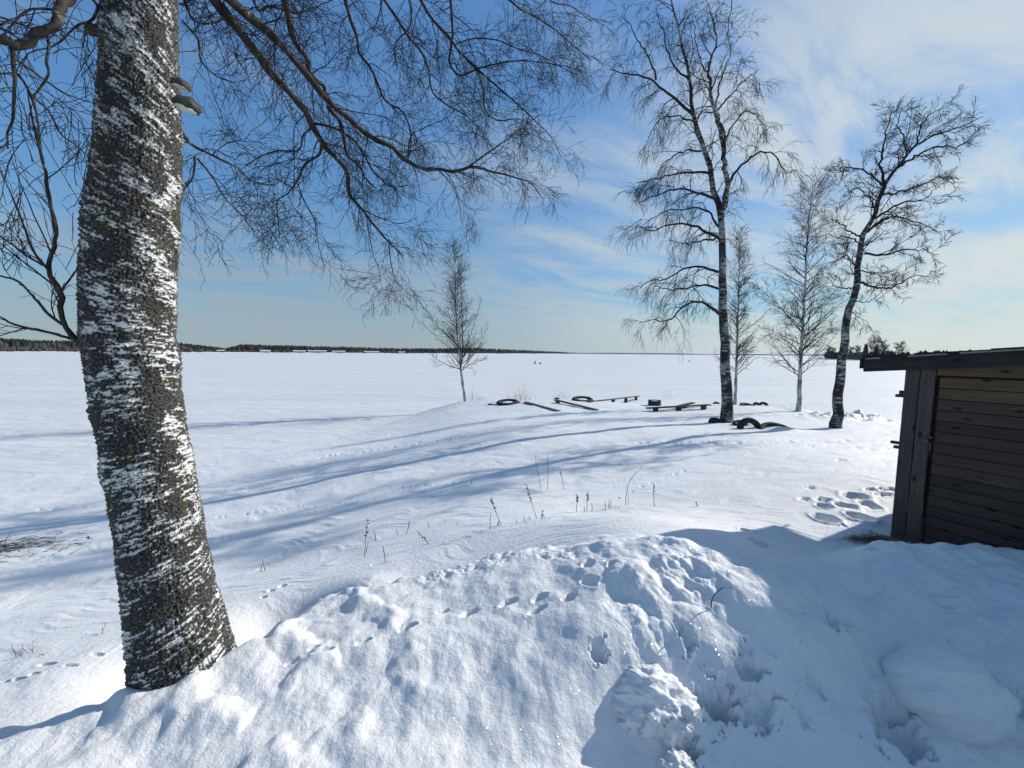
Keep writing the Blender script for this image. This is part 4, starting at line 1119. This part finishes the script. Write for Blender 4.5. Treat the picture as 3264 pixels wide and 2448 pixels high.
# ------------------------------------------------------------------ benches: planks on posts
def plank_bench(pA, pB, hA, hB, width, label, posts=(.08, .92), two=False, group='plank benches on the snowy point', off=None):
    """pA, pB pixel feet of the two ends; the seat floats hA / hB metres above the snow at each end"""
    a = ground_hit(*pA); b = ground_hit(*pB)
    A_ = Vector(a) + Vector((0, 0, hA)); B_ = Vector(b) + Vector((0, 0, hB))
    mid = (A_ + B_) / 2; dv = B_ - A_; L = dv.length
    root = empty('bench', mid); tag(root, label, 'bench', group)
    quat = dv.to_track_quat('X', 'Z')
    root.rotation_mode = 'QUATERNION'; root.rotation_quaternion = quat
    nb = 2 if not two else 3
    for i in range(nb):
        wv = width / nb
        o = link('plank', box_mesh('plank', L * random.uniform(.985, 1.0), wv - .012, .048, .004, .003), M_BENCH, root); o.location = (0, -width / 2 + wv * (i + .5), 0)
    for t in posts:
        o = link('post', box_mesh('post', .20, width * .72, .42, .008, .006), M_BENCH, root)
        o.location = (-L / 2 + t * L, 0, -.235)
    return root
plank_bench((2060, 1311), (2262, 1303), .16, .22, .30, 'low plank bench on posts nearest the tall forked birch', (.14, .50, .90))
plank_bench((2150, 1303), (2210, 1296), .10, .22, .26, 'shorter plank bench behind the low front bench', (.5,))
plank_bench((1875, 1283), (2035, 1272), .03, .26, .30, 'long plank bench running right from the far tractor tyre', (.40, .67, .93))
plank_bench((1770, 1283), (1902, 1308), .16, .02, .30, 'slanting plank bench with a post at its far end, in the middle of the point', (.07,))
plank_bench((1674, 1284), (1780, 1312), .05, .02, .28, 'loose plank lying aslant on the snow next to the left tractor tyre', ())

# ------------------------------------------------------------------ dead stalks and reeds
def stalk(base, top, label, kind='spike', r=.0042, seeds=10, group='dead stalks sticking out of the snow slope'):
    q = ground_hit(*base); t = pt(top[0], top[1], q[1] + random.uniform(-.03, .03))
    q = np.array([q[0], q[1], q[2] - .05])
    n_ = 10
    P = smooth_path(np.array([q, q * .5 + t * .5 + rng.normal(0, .006, 3), t]), n_, .0015)
    root = empty('weed_stalk', tuple(q + np.array([0, 0, .05]))); org = np.array(root.location)
    tag(root, label, 'dead plant', group)
    T = Tubes(); T.add(P - org, np.linspace(r, r * .55, n_), 6)
    if kind == 'spike':
        pass
    if kind in ('branch', 'seed'):
        P1, R1 = spawn(P[None], np.full((1, n_), r), 9 if kind == 'branch' else 5, .25, .98, .07 if kind == 'branch' else .035, .3, (20, 45), 4, -.02, .12, 0, .5, .0022, .5, .3)
        T.add(P1 - org, R1, 4)
    link('stem', T.mesh('stem'), M_WEED, root)
    if kind in ('spike', 'seed'):
        for i in range(seeds):
            f = random.uniform(.55, 1.0); j = f * (n_ - 1); i0 = min(int(j), n_ - 2)
            p = P[i0] * (1 - (j - i0)) + P[i0 + 1] * (j - i0)
            o = link('seed_head', SEED, M_WEED, root); o.location = Vector(p - org) + Vector((random.uniform(-.014, .014), random.uniform(-.01, .01), random.uniform(-.004, .004)))
            s_ = random.uniform(.6, 1.3); o.scale = (s_, s_, s_ * 1.5); o.rotation_euler = [random.uniform(0, 3) for _ in range(3)]
    return root
SEED = lump_mesh('seed_head', (.007, .006, .009), 1, .2, 2, 1)
c6 = lambda x, y: (1500 + x / 2.765, 1440 + y / 2.765)
c8 = lambda x, y: (700 + x / 1.3825, 1400 + y / 1.3825)
S = [
 (c6(285, 650), c6(175, 410), 'leaning stalk with dark seed clusters, left end of the middle row of weeds', 'spike', 14),
 (c6(170, 690), c6(178, 545), 'bare upright stick left of the leaning seed stalk', 'bare', 0),
 (c6(190, 660), c6(250, 615), 'short twig lying right of the bare stick', 'seed', 5),
 (c6(595, 590), c6(488, 285), 'tallest leaning stalk with seed heads at its tip', 'spike', 16),
 (c6(413, 628), c6(408, 600), 'tiny stub left of the tallest leaning stalk', 'bare', 0),
 (c6(478, 618), c6(472, 565), 'short stub left of the tallest leaning stalk, thicker of two', 'bare', 0),
 (c6(537, 600), c6(515, 565), 'short tilted stub close left of the tallest stalk', 'bare', 0),
 (c6(632, 597), c6(634, 520), 'short forked stalk just right of the tallest leaning stalk', 'seed', 5),
 (c6(660, 585), c6(642, 560), 'broken stub beside the short forked stalk', 'bare', 0),
 (c6(930, 525), c6(940, 378), 'upright stalk with dense seed head, left of the middle pair', 'spike', 18),
 (c6(1026, 515), c6(1032, 352), 'upright stalk with dense seed head, right of the middle pair', 'spike', 18),
 (c6(993, 520), c6(1002, 482), 'short bent stub between the two dense seed heads', 'bare', 0),
 (c6(1066, 518), c6(1067, 452), 'straight thick stub right of the two dense seed heads', 'bare', 0),
 (c6(1194, 515), c6(1190, 445), 'first of three parallel bare sticks', 'bare', 0),
 (c6(1214, 498), c6(1220, 420), 'second of three parallel bare sticks', 'bare', 0),
 (c6(1228, 500), c6(1238, 422), 'third of three parallel bare sticks', 'bare', 0),
 (c6(1300, 505), c6(1300, 488), 'tiny dot of a stub right of the three parallel sticks', 'bare', 0),
 (c6(1622, 485), c6(1614, 265), 'tall thin stalk with small side leaves, near the right end of the weeds', 'seed', 8),
 (c6(1993, 482), c6(1988, 435), 'small lone stub furthest right on the slope', 'seed', 2),
 (c6(680, 338), c6(678, 30), 'bushy bare sapling with many fine side twigs, centre of the clump of three', 'branch', 0),
 (c6(622, 325), c6(568, 35), 'thin sapling leaning left in the clump of three', 'branch', 0),
 (c6(832, 328), c6(785, 140), 'curly thin weed on the right of the clump of three', 'seed', 8),
 (c8(637, 518), c8(653, 352), 'tall upright stalk with knobbly tip on the left of the slope', 'spike', 10),
 (c8(640, 500), c8(655, 450), 'thin shoot at the foot of the tall knobbly stalk', 'bare', 0),
 (c8(731, 545), c8(718, 470), 'bare stick leaning left, right of the tall knobbly stalk', 'bare', 0),
 (c8(685, 447), c8(680, 402), 'small faint stick behind the tall knobbly stalk', 'bare', 0),
 (c8(790, 423), c8(780, 396), 'short tilted stub, first of the row above the bank', 'bare', 0),
 (c8(817, 420), c8(838, 363), 'stick leaning right in the row above the bank', 'seed', 3),
 (c8(930, 455), c8(870, 405), 'twig bent low to the left above the bank', 'seed', 4),
 (c8(925, 393), c8(917, 360), 'slim short stick behind the bent twig', 'bare', 0),
 (c8(1046, 382), c8(1046, 366), 'tiny lone stub between the left and middle weeds', 'bare', 0),
 (c8(180, 585), c8(184, 553), 'short stick of the pair near the big birch', 'bare', 0),
 (c8(206, 580), c8(188, 532), 'longer leaning stick of the pair near the big birch', 'bare', 0),
]
for b_, t_, lab, kd, ns_ in S:
    stalk(b_, t_, lab, kd, .0048 if kd == 'bare' else .0042, ns_)
# the long curved stalk
def curved(points, label, r=.004, side=True):
    q = ground_hit(*points[0]); P = np.array([pt(x, y, q[1]) for x, y in points]); P[0, 2] -= .04
    P = smooth_path(P, 14, .001); root = empty('weed_stalk', tuple(q)); org = np.array(q); tag(root, label, 'dead plant', 'dead stalks sticking out of the snow slope')
    T = Tubes(); T.add(P - org, np.linspace(r, r * .5, 14), 6)
    if side:
        P1, R1 = spawn(P[None], np.full((1, 14), r), 9, .3, 1, .03, .3, (30, 60), 3, 0, .1, 0, .6, .003, .8, .2); T.add(P1 - org, R1, 4)
    link('stem', T.mesh('stem'), M_WEED, root)
curved([c6(1366, 475), c6(1372, 380), c6(1390, 290), (c6(1430, 215)), c6(1510, 142)], 'long thin stalk curving to the right above the mound')
curved([c6(1386, 475), c6(1390, 400), c6(1388, 330)], 'thin shoot beside the long curving stalk', .003, False)
# twig on the mound
q = ground_hit(2268, 1932)
def mound_twig():
    pts = [(2268, 1935), (2268, 1918), (2274, 1900), (2292, 1882), (2306, 1872)]
    P = np.array([pt(x, y, q[1]) for x, y in pts]); P[0, 2] -= .03; P = smooth_path(P, 12, .0006)
    root = empty('twig', tuple(q)); org = np.array(q); tag(root, 'dark bent twig stuck in the sunlit snow mound', 'twig')
    T = Tubes(); T.add(P - org, np.array([.0030, .0032, .003, .004, .0036, .0028, .0028, .0034, .0026, .0024, .003, .002]), 7); link('stem', T.mesh('stem'), M_WEED, root)
    T = Tubes(); P2 = smooth_path(np.array([pt(2303, 1873, q[1]), pt(2322, 1873, q[1] + .01), pt(2345, 1870, q[1] + .02)]), 8, .0005); T.add(P2 - org, np.linspace(.002, .001, 8), 6)
    link('side_shoot', T.mesh('side_shoot'), M_REED, root)
mound_twig()
# faint dry plants at the left
def small_plant(px, py, wpx, hpx, n_, label, mat=M_WEED, r=.0022, name='dry_plant', group=None, kn=2):
    q = ground_hit(px, py); s_ = q[1] / FPX
    org = np.array(q); root = empty(name, tuple(q)); tag(root, label, 'dry plant', group)
    P = np.empty((n_, 6, 3)); P[:, 0] = org + np.stack([rng.normal(0, wpx * s_ * .22, n_), rng.normal(0, wpx * s_ * .15, n_), np.full(n_, -.03)], 1)
    d = norm(np.stack([rng.normal(0, .32, n_), rng.normal(0, .25, n_), np.ones(n_)], 1)); ln = (hpx * s_ * rng.uniform(.4, 1.05, n_))[:, None] / 5
    for j in range(1, 6): P[:, j] = P[:, j - 1] + d * ln; d = norm(d + rng.normal(0, .10, (n_, 3)))
    T = Tubes(); T.add(P - org, np.full((n_, 6), r) * np.linspace(1, .5, 6), 4)
    P1, R1 = spawn(P, np.full((n_, 6), r), kn, .3, 1, hpx * s_ * .25, .3, (25, 60), 4, 0, .15, 0, .6, r * .8, .6, .2); T.add(P1 - org, R1, 3)
    o = link('stems', T.mesh('stems'), mat, root); tag(o, kind='stuff')
small_plant(80, 2085, 70, 60, 7, 'sparse grey dry plant at the left edge below the slope')
small_plant(130, 2093, 40, 34, 6, 'low dry plant right beside the sparse one at the left edge')
small_plant(210, 2002, 40, 16, 5, 'tiny tufts of dry weed left of the big birch')
small_plant(315, 2025, 24, 60, 3, 'thin leaning shoots just left of the big birch foot')
small_plant(695, 1730, 60, 40, 5, 'pale dry twigs just right of the big birch stem')
for (px, py, w_, h_, n_, lab) in [(1650, 1275, 60, 52, 26, 'dry reed clump behind the left tractor tyre, tallest'), (1685, 1276, 36, 46, 12, 'dry reeds right of the tallest reed clump'), (1775, 1273, 30, 44, 8, 'thin dry reeds left of the far tractor tyre'),
                             (1808, 1272, 30, 42, 9, 'thin dry reeds behind the far tractor tyre'), (1505, 1277, 34, 52, 10, 'dry reeds at the foot of the lone young birch'), (1528, 1277, 30, 22, 12, 'low reed stubble right of the lone young birch'),
                             (2130, 1272, 40, 34, 9, 'pale thin reeds behind the fire ring'), (2180, 1276, 24, 14, 4, 'tiny reed stubs right of the fire ring'), (1470, 1282, 30, 14, 8, 'low stubble left of the lone young birch'),
                             (2495, 1300, 60, 14, 12, 'low pale stubble between the thin and the slender birch')]:
    small_plant(px, py, w_, h_, n_, lab, M_REED, .006, 'dry_reeds', 'reeds along the shore', 1)
# brushwood heap at the far left
q = ground_hit(18, 1755)
grass_tuft('brushwood', (q[0] - .1, q[1], q[2]), 260, (.45, .30), .30, M_WEED, 'heap of dark brushwood lying in the snow at the left edge', 'brushwood', .12, (.3, 0), .004)

# ------------------------------------------------------------------ people on the ice
def person(px, py, hm, label, seated=True, facing=0.0):
    d = ray(px, py); Yd = -CAM[2] / d[2] * d[1]; p = pt(px, py, Yd)
    root = empty('person', (p[0], p[1], 0.0)); root.rotation_euler = (0, 0, facing); tag(root, label, 'person', 'people fishing on the ice')
    root.scale = (hm,) * 3
    V = [(0, 0, .45), (0, -.02, .62), (0, .02, .86), (0, .05, 1.02), (0, .07, 1.10), (0, .09, 1.22),
         (.11, 0, .45), (.14, .38, .47), (.14, .40, .08), (.14, .52, .05), (-.11, 0, .45), (-.14, .36, .47), (-.14, .40, .08), (-.14, .52, .05),
         (.20, .03, .98), (.25, .14, .74), (.12, .34, .66), (-.20, .03, .98), (-.25, .14, .74), (-.12, .34, .66)]
    Ed = [(0, 1), (1, 2), (2, 3), (3, 4), (4, 5), (0, 6), (6, 7), (7, 8), (8, 9), (0, 10), (10, 11), (11, 12), (12, 13), (3, 14), (14, 15), (15, 16), (3, 17), (17, 18), (18, 19)]
    Ra = [.17, .18, .19, .12, .07, .12, .12, .09, .07, .06, .12, .09, .07, .06, .08, .065, .05, .08, .065, .05]
    me = bpy.data.meshes.new('body'); me.from_pydata(V, Ed, []); me.update()
    o = link('body', me, M_COAT, root)
    md = o.modifiers.new('skin', 'SKIN')
    for i, r_ in enumerate(Ra): me.skin_vertices[0].data[i].radius = (r_, r_)
    me.skin_vertices[0].data[0].use_root = True
    o.modifiers.new('sub', 'SUBSURF').levels = 1
    hd = link('head', lump_mesh('head', (.085, .10, .12), 3, .03, 2, 1), M_SKIN, root); hd.location = (0, .10, 1.27)
    ht = link('hat', lump_mesh('hat', (.11, .125, .10), 3, .03, 2, 2, -.01), M_COAT, root); ht.location = (0, .09, 1.31)
    st = link('stool', box_mesh('stool', .34, .30, .34, .02), M_COAT, root); st.location = (0, -.03, .17)
person(1706, 1160, .95, 'person in dark clothes sitting on the lake ice, nearer of the two figures', facing=R(60))
person(2197, 1154, .85, 'distant dark-clothed person sitting far out on the ice, left of the tall birch', facing=R(-40))
d = ray(1722, 1161); Yd = -CAM[2] / d[2] * d[1]; p = pt(1722, 1161, Yd)
sroot = empty('sledge', (p[0], p[1], 0)); tag(sroot, 'small dark loaded sledge standing on the ice beside the sitting person', 'sledge')
o = link('load', lump_mesh('load', (.30, .22, .34), 3, .12, 2, 4), M_COAT, sroot); o.location = (0, 0, .38)
o = link('runner_board', box_mesh('runner_board', .9, .40, .06, .02), M_RED, sroot); o.location = (0, 0, .06)

# ------------------------------------------------------------------ the far shores
def forest_mat(name, col, var=.45):
    m, n, l, p = new_mat(name)
    g = n.new('ShaderNodeNewGeometry')
    a = mk_noise(n, l, g.outputs['Position'], .12, 4, .6)
    r = mk_ramp(n, l, a.outputs[0], [(.3, tuple(c * (1 - var) for c in col)), (.7, tuple(c * (1 + var) for c in col))])
    l.new(r.outputs[0], p.inputs['Base Color']); p.inputs['Roughness'].default_value = .9; p.inputs['Specular IOR Level'].default_value = .05
    return m
M_SPRUCE = forest_mat('far_spruce', (.016, .022, .018)); M_BARE = forest_mat('far_bare_trees', (.060, .048, .044))
def land_strip(name, knots, depth, hgt, mat):
    """knots: (pixel x, distance)"""
    A_, Bk = [], []
    for px, D in knots:
        d = ray(px, 1130); d = np.array([d[0], d[1]]) / np.hypot(d[0], d[1])
        A_.append((d[0] * D, d[1] * D, -.4)); A_.append((d[0] * (D + 12), d[1] * (D + 12), hgt * .5)); A_.append((d[0] * (D + depth), d[1] * (D + depth), hgt)); A_.append((d[0] * (D + depth * 2.2), d[1] * (D + depth * 2.2), -.5))
    n_ = len(knots); F = [(4 * i + j, 4 * i + j + 1, 4 * i + j + 5, 4 * i + j + 4) for i in range(n_ - 1) for j in range(3)]
    o = link(name, mesh_np(name, np.array(A_), np.array(F)), mat); tag(o, kind='structure'); return o
SHORE = [(-900, 820), (-300, 900), (0, 960), (300, 1000), (600, 1080), (900, 1150), (1150, 1230), (1300, 1300), (1450, 1380), (1600, 1650), (1700, 2100), (1800, 2700), (1862, 3300)]
def interp_shore(px, K): return float(np.interp(px, [k[0] for k in K], [k[1] for k in K]))
land_strip('far_shore', SHORE, 60, 3.0, M_SNOW)
def cones(name, items, mat, label, cat):
    """items: x, y, z, height, radius, roundness"""
    k = 6; V = []; F = []
    for (x, y, z, h, r_, rd) in items:
        b = len(V); ph = random.random() * 6
        lv = [(0.0, .12), (.10, .75 if rd else 1.0), (.55, 1.0 if rd else .58), (.85, .62 if rd else .24), (1.0, .05)]
        for (t, s_) in lv:
            for j in range(k):
                a = ph + j / k * 2 * math.pi; q_ = s_ * r_ * random.uniform(.75, 1.2)
                V.append((x + q_ * math.cos(a), y + q_ * math.sin(a), z + t * h))
        for i in range(4):
            for j in range(k): F.append((b + i * k + j, b + i * k + (j + 1) % k, b + (i + 1) * k + (j + 1) % k, b + (i + 1) * k + j))
    o = link(name, mesh_np(name, np.array(V), np.array(F), False), mat); tag(o, label, cat, kind='stuff'); return o
def at_dir(px, D):
    d = ray(px, 1130); d = np.array([d[0], d[1]]) / np.hypot(d[0], d[1]); return d[0] * D, d[1] * D
dark, bare = [], []
for i in range(6200):
    px = random.uniform(-700, 1860); D0 = interp_shore(px, SHORE)
    back = random.uniform(0, 1)
    # heights seen in the photograph: lower in the gap near x=720, higher ridge near 1500
    hf = np.interp(px, [-700, 0, 130, 280, 560, 650, 720, 770, 1000, 1300, 1420, 1500, 1560, 1700, 1800, 1860], [20, 20, 18, 19, 21, 15, 9, 20, 19, 17, 19, 26, 22, 20, 14, 8])
    x, y = at_dir(px, D0 + 18 + back * 60)
    clearing = any(abs(px - c_) < w_ for c_, w_ in [(720, 36), (850, 18), (1010, 30), (1075, 22), (1180, 30), (1270, 14)])
    if clearing and back < .45: continue
    if random.random() < .62: dark.append((x, y, 1 + 2 * back, hf * random.uniform(.86, 1.03), random.uniform(2.4, 4.2), 0))
    else: bare.append((x, y, 1 + 2 * back, hf * random.uniform(.5, .9), random.uniform(2.5, 4.5), 1))
for i in range(700):    # the low brush at the water's edge
    px = random.uniform(-700, 1840); D0 = interp_shore(px, SHORE)
    if any(abs(px - c_) < w_ for c_, w_ in [(1010, 40), (1070, 30), (1180, 40), (850, 20)]) and random.random() < .8: continue
    x, y = at_dir(px, D0 + random.uniform(6, 16)); bare.append((x, y, 0, random.uniform(4, 9), random.uniform(3, 5), 1))
cones('far_forest', dark, M_SPRUCE, 'dark spruce forest along the far left shore of the frozen lake', 'forest')
cones('far_woods', bare, M_BARE, 'grey leafless woods among the spruces on the far left shore', 'woods')
# houses and boathouses on the far shore
M_WALLW = plain('white_wall', (.42, .42, .41), .7, 0, .05); M_WALLR = plain('red_wall', (.16, .05, .04), .7, 0, .1); M_PANE = plain('window_pane', (.03, .035, .04), .2, 0, .1)
def far_house(px, D, L, h, wall, label, ridge=1.8):
    x, y = at_dir(px, D); root = empty('house', (x, y, 1.2)); root.rotation_euler = (0, 0, math.atan2(-x, y)); tag(root, label, 'house', 'buildings on the far shore')
    o = link('wall', box_mesh('wall', L, 7, h, 0), wall, root); o.location = (0, 0, h / 2)
    V = [(-L / 2 - .5, -4, h), (L / 2 + .5, -4, h), (L / 2 + .5, 4, h), (-L / 2 - .5, 4, h), (-L / 2 - .5, 0, h + ridge), (L / 2 + .5, 0, h + ridge)]
    me = bpy.data.meshes.new('roof'); me.from_pydata(V, [], [(0, 1, 5, 4), (2, 3, 4, 5), (0, 4, 3), (1, 2, 5), (0, 3, 2, 1)]); link('roof', me, M_SNOW, root)
    wm = box_mesh('window', 1.1, .08, 1.2, 0)
    for i in range(max(2, int(L / 4))):
        o = link('window', wm, M_PANE, root); o.location = (-L / 2 + (i + .5) * L / max(2, int(L / 4)), -3.53, h * .55)
far_house(700, 1110, 20, 3.2, M_WALLR, 'long low snow-roofed building in the gap of the far forest', 1.6)
far_house(845, 1140, 24, 4.0, M_WALLW, 'white house right of the forest gap on the far shore')
far_house(955, 1170, 30, 4.0, M_WALLW, 'white building at the water edge, left of the long one')
far_house(1012, 1185, 46, 4.6, M_WALLW, 'longest white building on the far shore')
far_house(1080, 1210, 34, 4.0, M_WALLW, 'white building right of the longest one on the far shore')
far_house(1185, 1240, 44, 3.6, M_WALLW, 'low white building left of the lone young birch')
far_house(1280, 1290, 20, 3.2, M_WALLW, 'small white building nearest the lone young birch')
# blue ridges much farther off
def far_ridge(name, x0, x1, D, hfun, mat):
    n_ = 160; V = []
    for i in range(n_):
        px = x0 + (x1 - x0) * i / (n_ - 1); x, y = at_dir(px, D); h = hfun(px) ; x2, y2 = at_dir(px, D * 1.06); x3, y3 = at_dir(px, D * 1.14)
        V += [(x, y, -2), (x, y, h * .8), (x2, y2, h), (x3, y3, -2)]
    F = [(4 * i + j, 4 * i + j + 1, 4 * i + j + 5, 4 * i + j + 4) for i in range(n_ - 1) for j in range(3)]
    o = link(name, mesh_np(name, np.array(V), np.array(F), False), mat); tag(o, kind='structure')
rj = np.random.default_rng(5).uniform(-1, 1, 4000)
far_ridge('far_hills', 1740, 3600, 8600, lambda p_: 17 + 14 * np.exp(-((p_ - 2030) / 130) ** 2) + 3.5 * math.sin(p_ / 37) + 2.0 * rj[int(p_)] + (4 if p_ > 2400 else 0), M_SPRUCE)
# wooded point on the right, behind the slender birch and above the shed roof
PT = [(2600, 620), (2640, 500), (2720, 470), (2900, 440), (3300, 380), (3900, 330), (4600, 300)]
land_strip('wooded_point', PT, 40, 2.2, M_SNOW)
def beach():
    V = []
    for px, D in PT[1:]:
        for dd, z in ((-9, .02), (-2, .35), (6, .75)):
            x, y = at_dir(px, D + dd); V.append((x, y, z))
    n_ = len(PT) - 1; F = [(3 * i + j, 3 * i + j + 1, 3 * i + j + 4, 3 * i + j + 3) for i in range(n_ - 1) for j in range(2)]
    o = link('reed_belt', mesh_np('reed_belt', np.array(V), np.array(F)), plain('reed_straw', (.30, .24, .15), .9, 0, .3, .3)); tag(o, kind='structure')
beach()
itm, itb = [], []
for i in range(380):
    px = 2628 + (random.random() ** 1.0) * 1300; D0 = interp_shore(px, PT); x, y = at_dir(px, D0 + random.uniform(8, 34))
    (itm if random.random() < .45 else itb).append((x, y, 1, random.uniform(4.5, 8.5) , random.uniform(1.6, 2.6), random.random() < .5))
cones('point_spruces', itm, M_SPRUCE, 'low dark spruces on the wooded point beyond the shed roof', 'woods')
cones('point_woods', itb, M_BARE, 'grey leafless brush on the wooded point beyond the shed roof', 'woods')
def far_tree(px, D, h, label, kind='bare', w_=.35):
    x, y = at_dir(px, D); org = np.array([x, y, 1.5]); root = empty('spruce_tree' if kind == 'spruce' else 'leafless_tree', tuple(org)); tag(root, label, 'tree', 'trees on the wooded point')
    P = smooth_path(np.array([[0, 0, -1], [.1, 0, h * .5], [0, 0, h]]), 12, .05); rr = np.linspace(.28, .05, 12)
    T = Tubes(); T.add(P, rr, 6); link('trunk', T.mesh('trunk'), M_BARE, root)
    T = Tubes()
    if kind == 'bare':
        P1, R1 = spawn(P[None], rr[None], 26, .25, 1, h * w_, .25, (35, 65), 7, 0, .12, .03, .5, .10, .4, .4)
        P2, R2 = spawn(P1, R1, 9, .2, 1, h * w_ * .42, .25, (30, 60), 5, 0, .15, .02, .6, .06, .7, .3)
        P3, R3 = spawn(P2, R2, 6, .2, 1, h * w_ * .2, .25, (30, 60), 4, 0, .15, .0, .7, .05, .8, .3)
        T.add(P1, np.maximum(R1, .06), 4); T.add(P2, np.maximum(R2, .05), 3); T.add(P3, np.maximum(R3, .035), 3)
        link('crown', T.mesh('crown'), M_BARE, root)
    else:
        P1, R1 = spawn(P[None], rr[None], 90, .08, 1, h * .28, .15, (80, 100), 5, .05, .08, 0, .6, .12, .6, .88)
        P2, R2 = spawn(P1, R1, 9, .15, 1, h * .09, .2, (40, 70), 4, .12, .1, 0, 1, .14, .7, .2)
        T.add(P1, np.maximum(R1, .12), 4); T.add(P2, np.maximum(R2, .13), 3); link('crown', T.mesh('crown'), M_SPRUCE, root)
for a in [(2640, 495, 10, 'bushy leafless tree at the tip of the wooded point'), (2656, 490, 9, 'second leafless tree from the tip of the wooded point'), (2712, 480, 9.5, 'small leafless tree right of the leaning birch'), (2736, 478, 10.5, 'slim leafless tree left of the pointed spruce'),
          (2783, 470, 17.5, 'tall round leafless tree above the shed roof, largest of the point'), (2806, 468, 15.5, 'leafless tree right of the tallest one above the shed roof'), (2822, 466, 11, 'drooping leafless tree at the right of the tall pair'), (2866, 455, 12.5, 'lone leafless tree further right above the shed roof')]:
    far_tree(a[0], a[1], a[2], a[3])
far_tree(2759, 476, 13.0, 'pointed dark spruce above the shed roof edge', 'spruce'); far_tree(2792, 470, 10.5, 'rounded dark spruce in front of the tall leafless tree', 'spruce')
x, y = at_dir(2712, 462); bh = empty('boathouse', (x, y, .9)); bh.rotation_euler = (0, 0, math.atan2(-x, y)); tag(bh, 'long low grey boathouse on the wooded point behind the leaning birch', 'boathouse')
o = link('wall', box_mesh('wall', 16, 5, 4.0, 0), plain('grey_boards', (.07, .07, .075), .8), bh); o.location = (0, 0, 2.0)
V = [(-8.4, -3, 4), (8.4, -3, 4), (8.4, 3, 4), (-8.4, 3, 4), (-8.4, 0, 5.3), (8.4, 0, 5.3)]
me = bpy.data.meshes.new('roof'); me.from_pydata(V, [], [(0, 1, 5, 4), (2, 3, 4, 5), (0, 4, 3), (1, 2, 5), (0, 3, 2, 1)]); link('roof', me, M_FELT, bh)

# ------------------------------------------------------------------ air between here and the far hills
HAZE = True
if HAZE:
    hz = link('haze', box_mesh('haze', 30000, 30000, 60, 0)); hz.location = (0, 0, -3 + 30)
    m = bpy.data.materials.new('air'); m.use_nodes = True; n = m.node_tree.nodes; n.clear()
    out = n.new('ShaderNodeOutputMaterial'); pv = n.new('ShaderNodeVolumePrincipled')
    pv.inputs['Color'].default_value = (.72, .86, 1.0, 1); pv.inputs['Density'].default_value = .00003; pv.inputs['Anisotropy'].default_value = .2
    m.node_tree.links.new(pv.outputs[0], out.inputs['Volume']); hz.data.materials.append(m); tag(hz, kind='stuff')
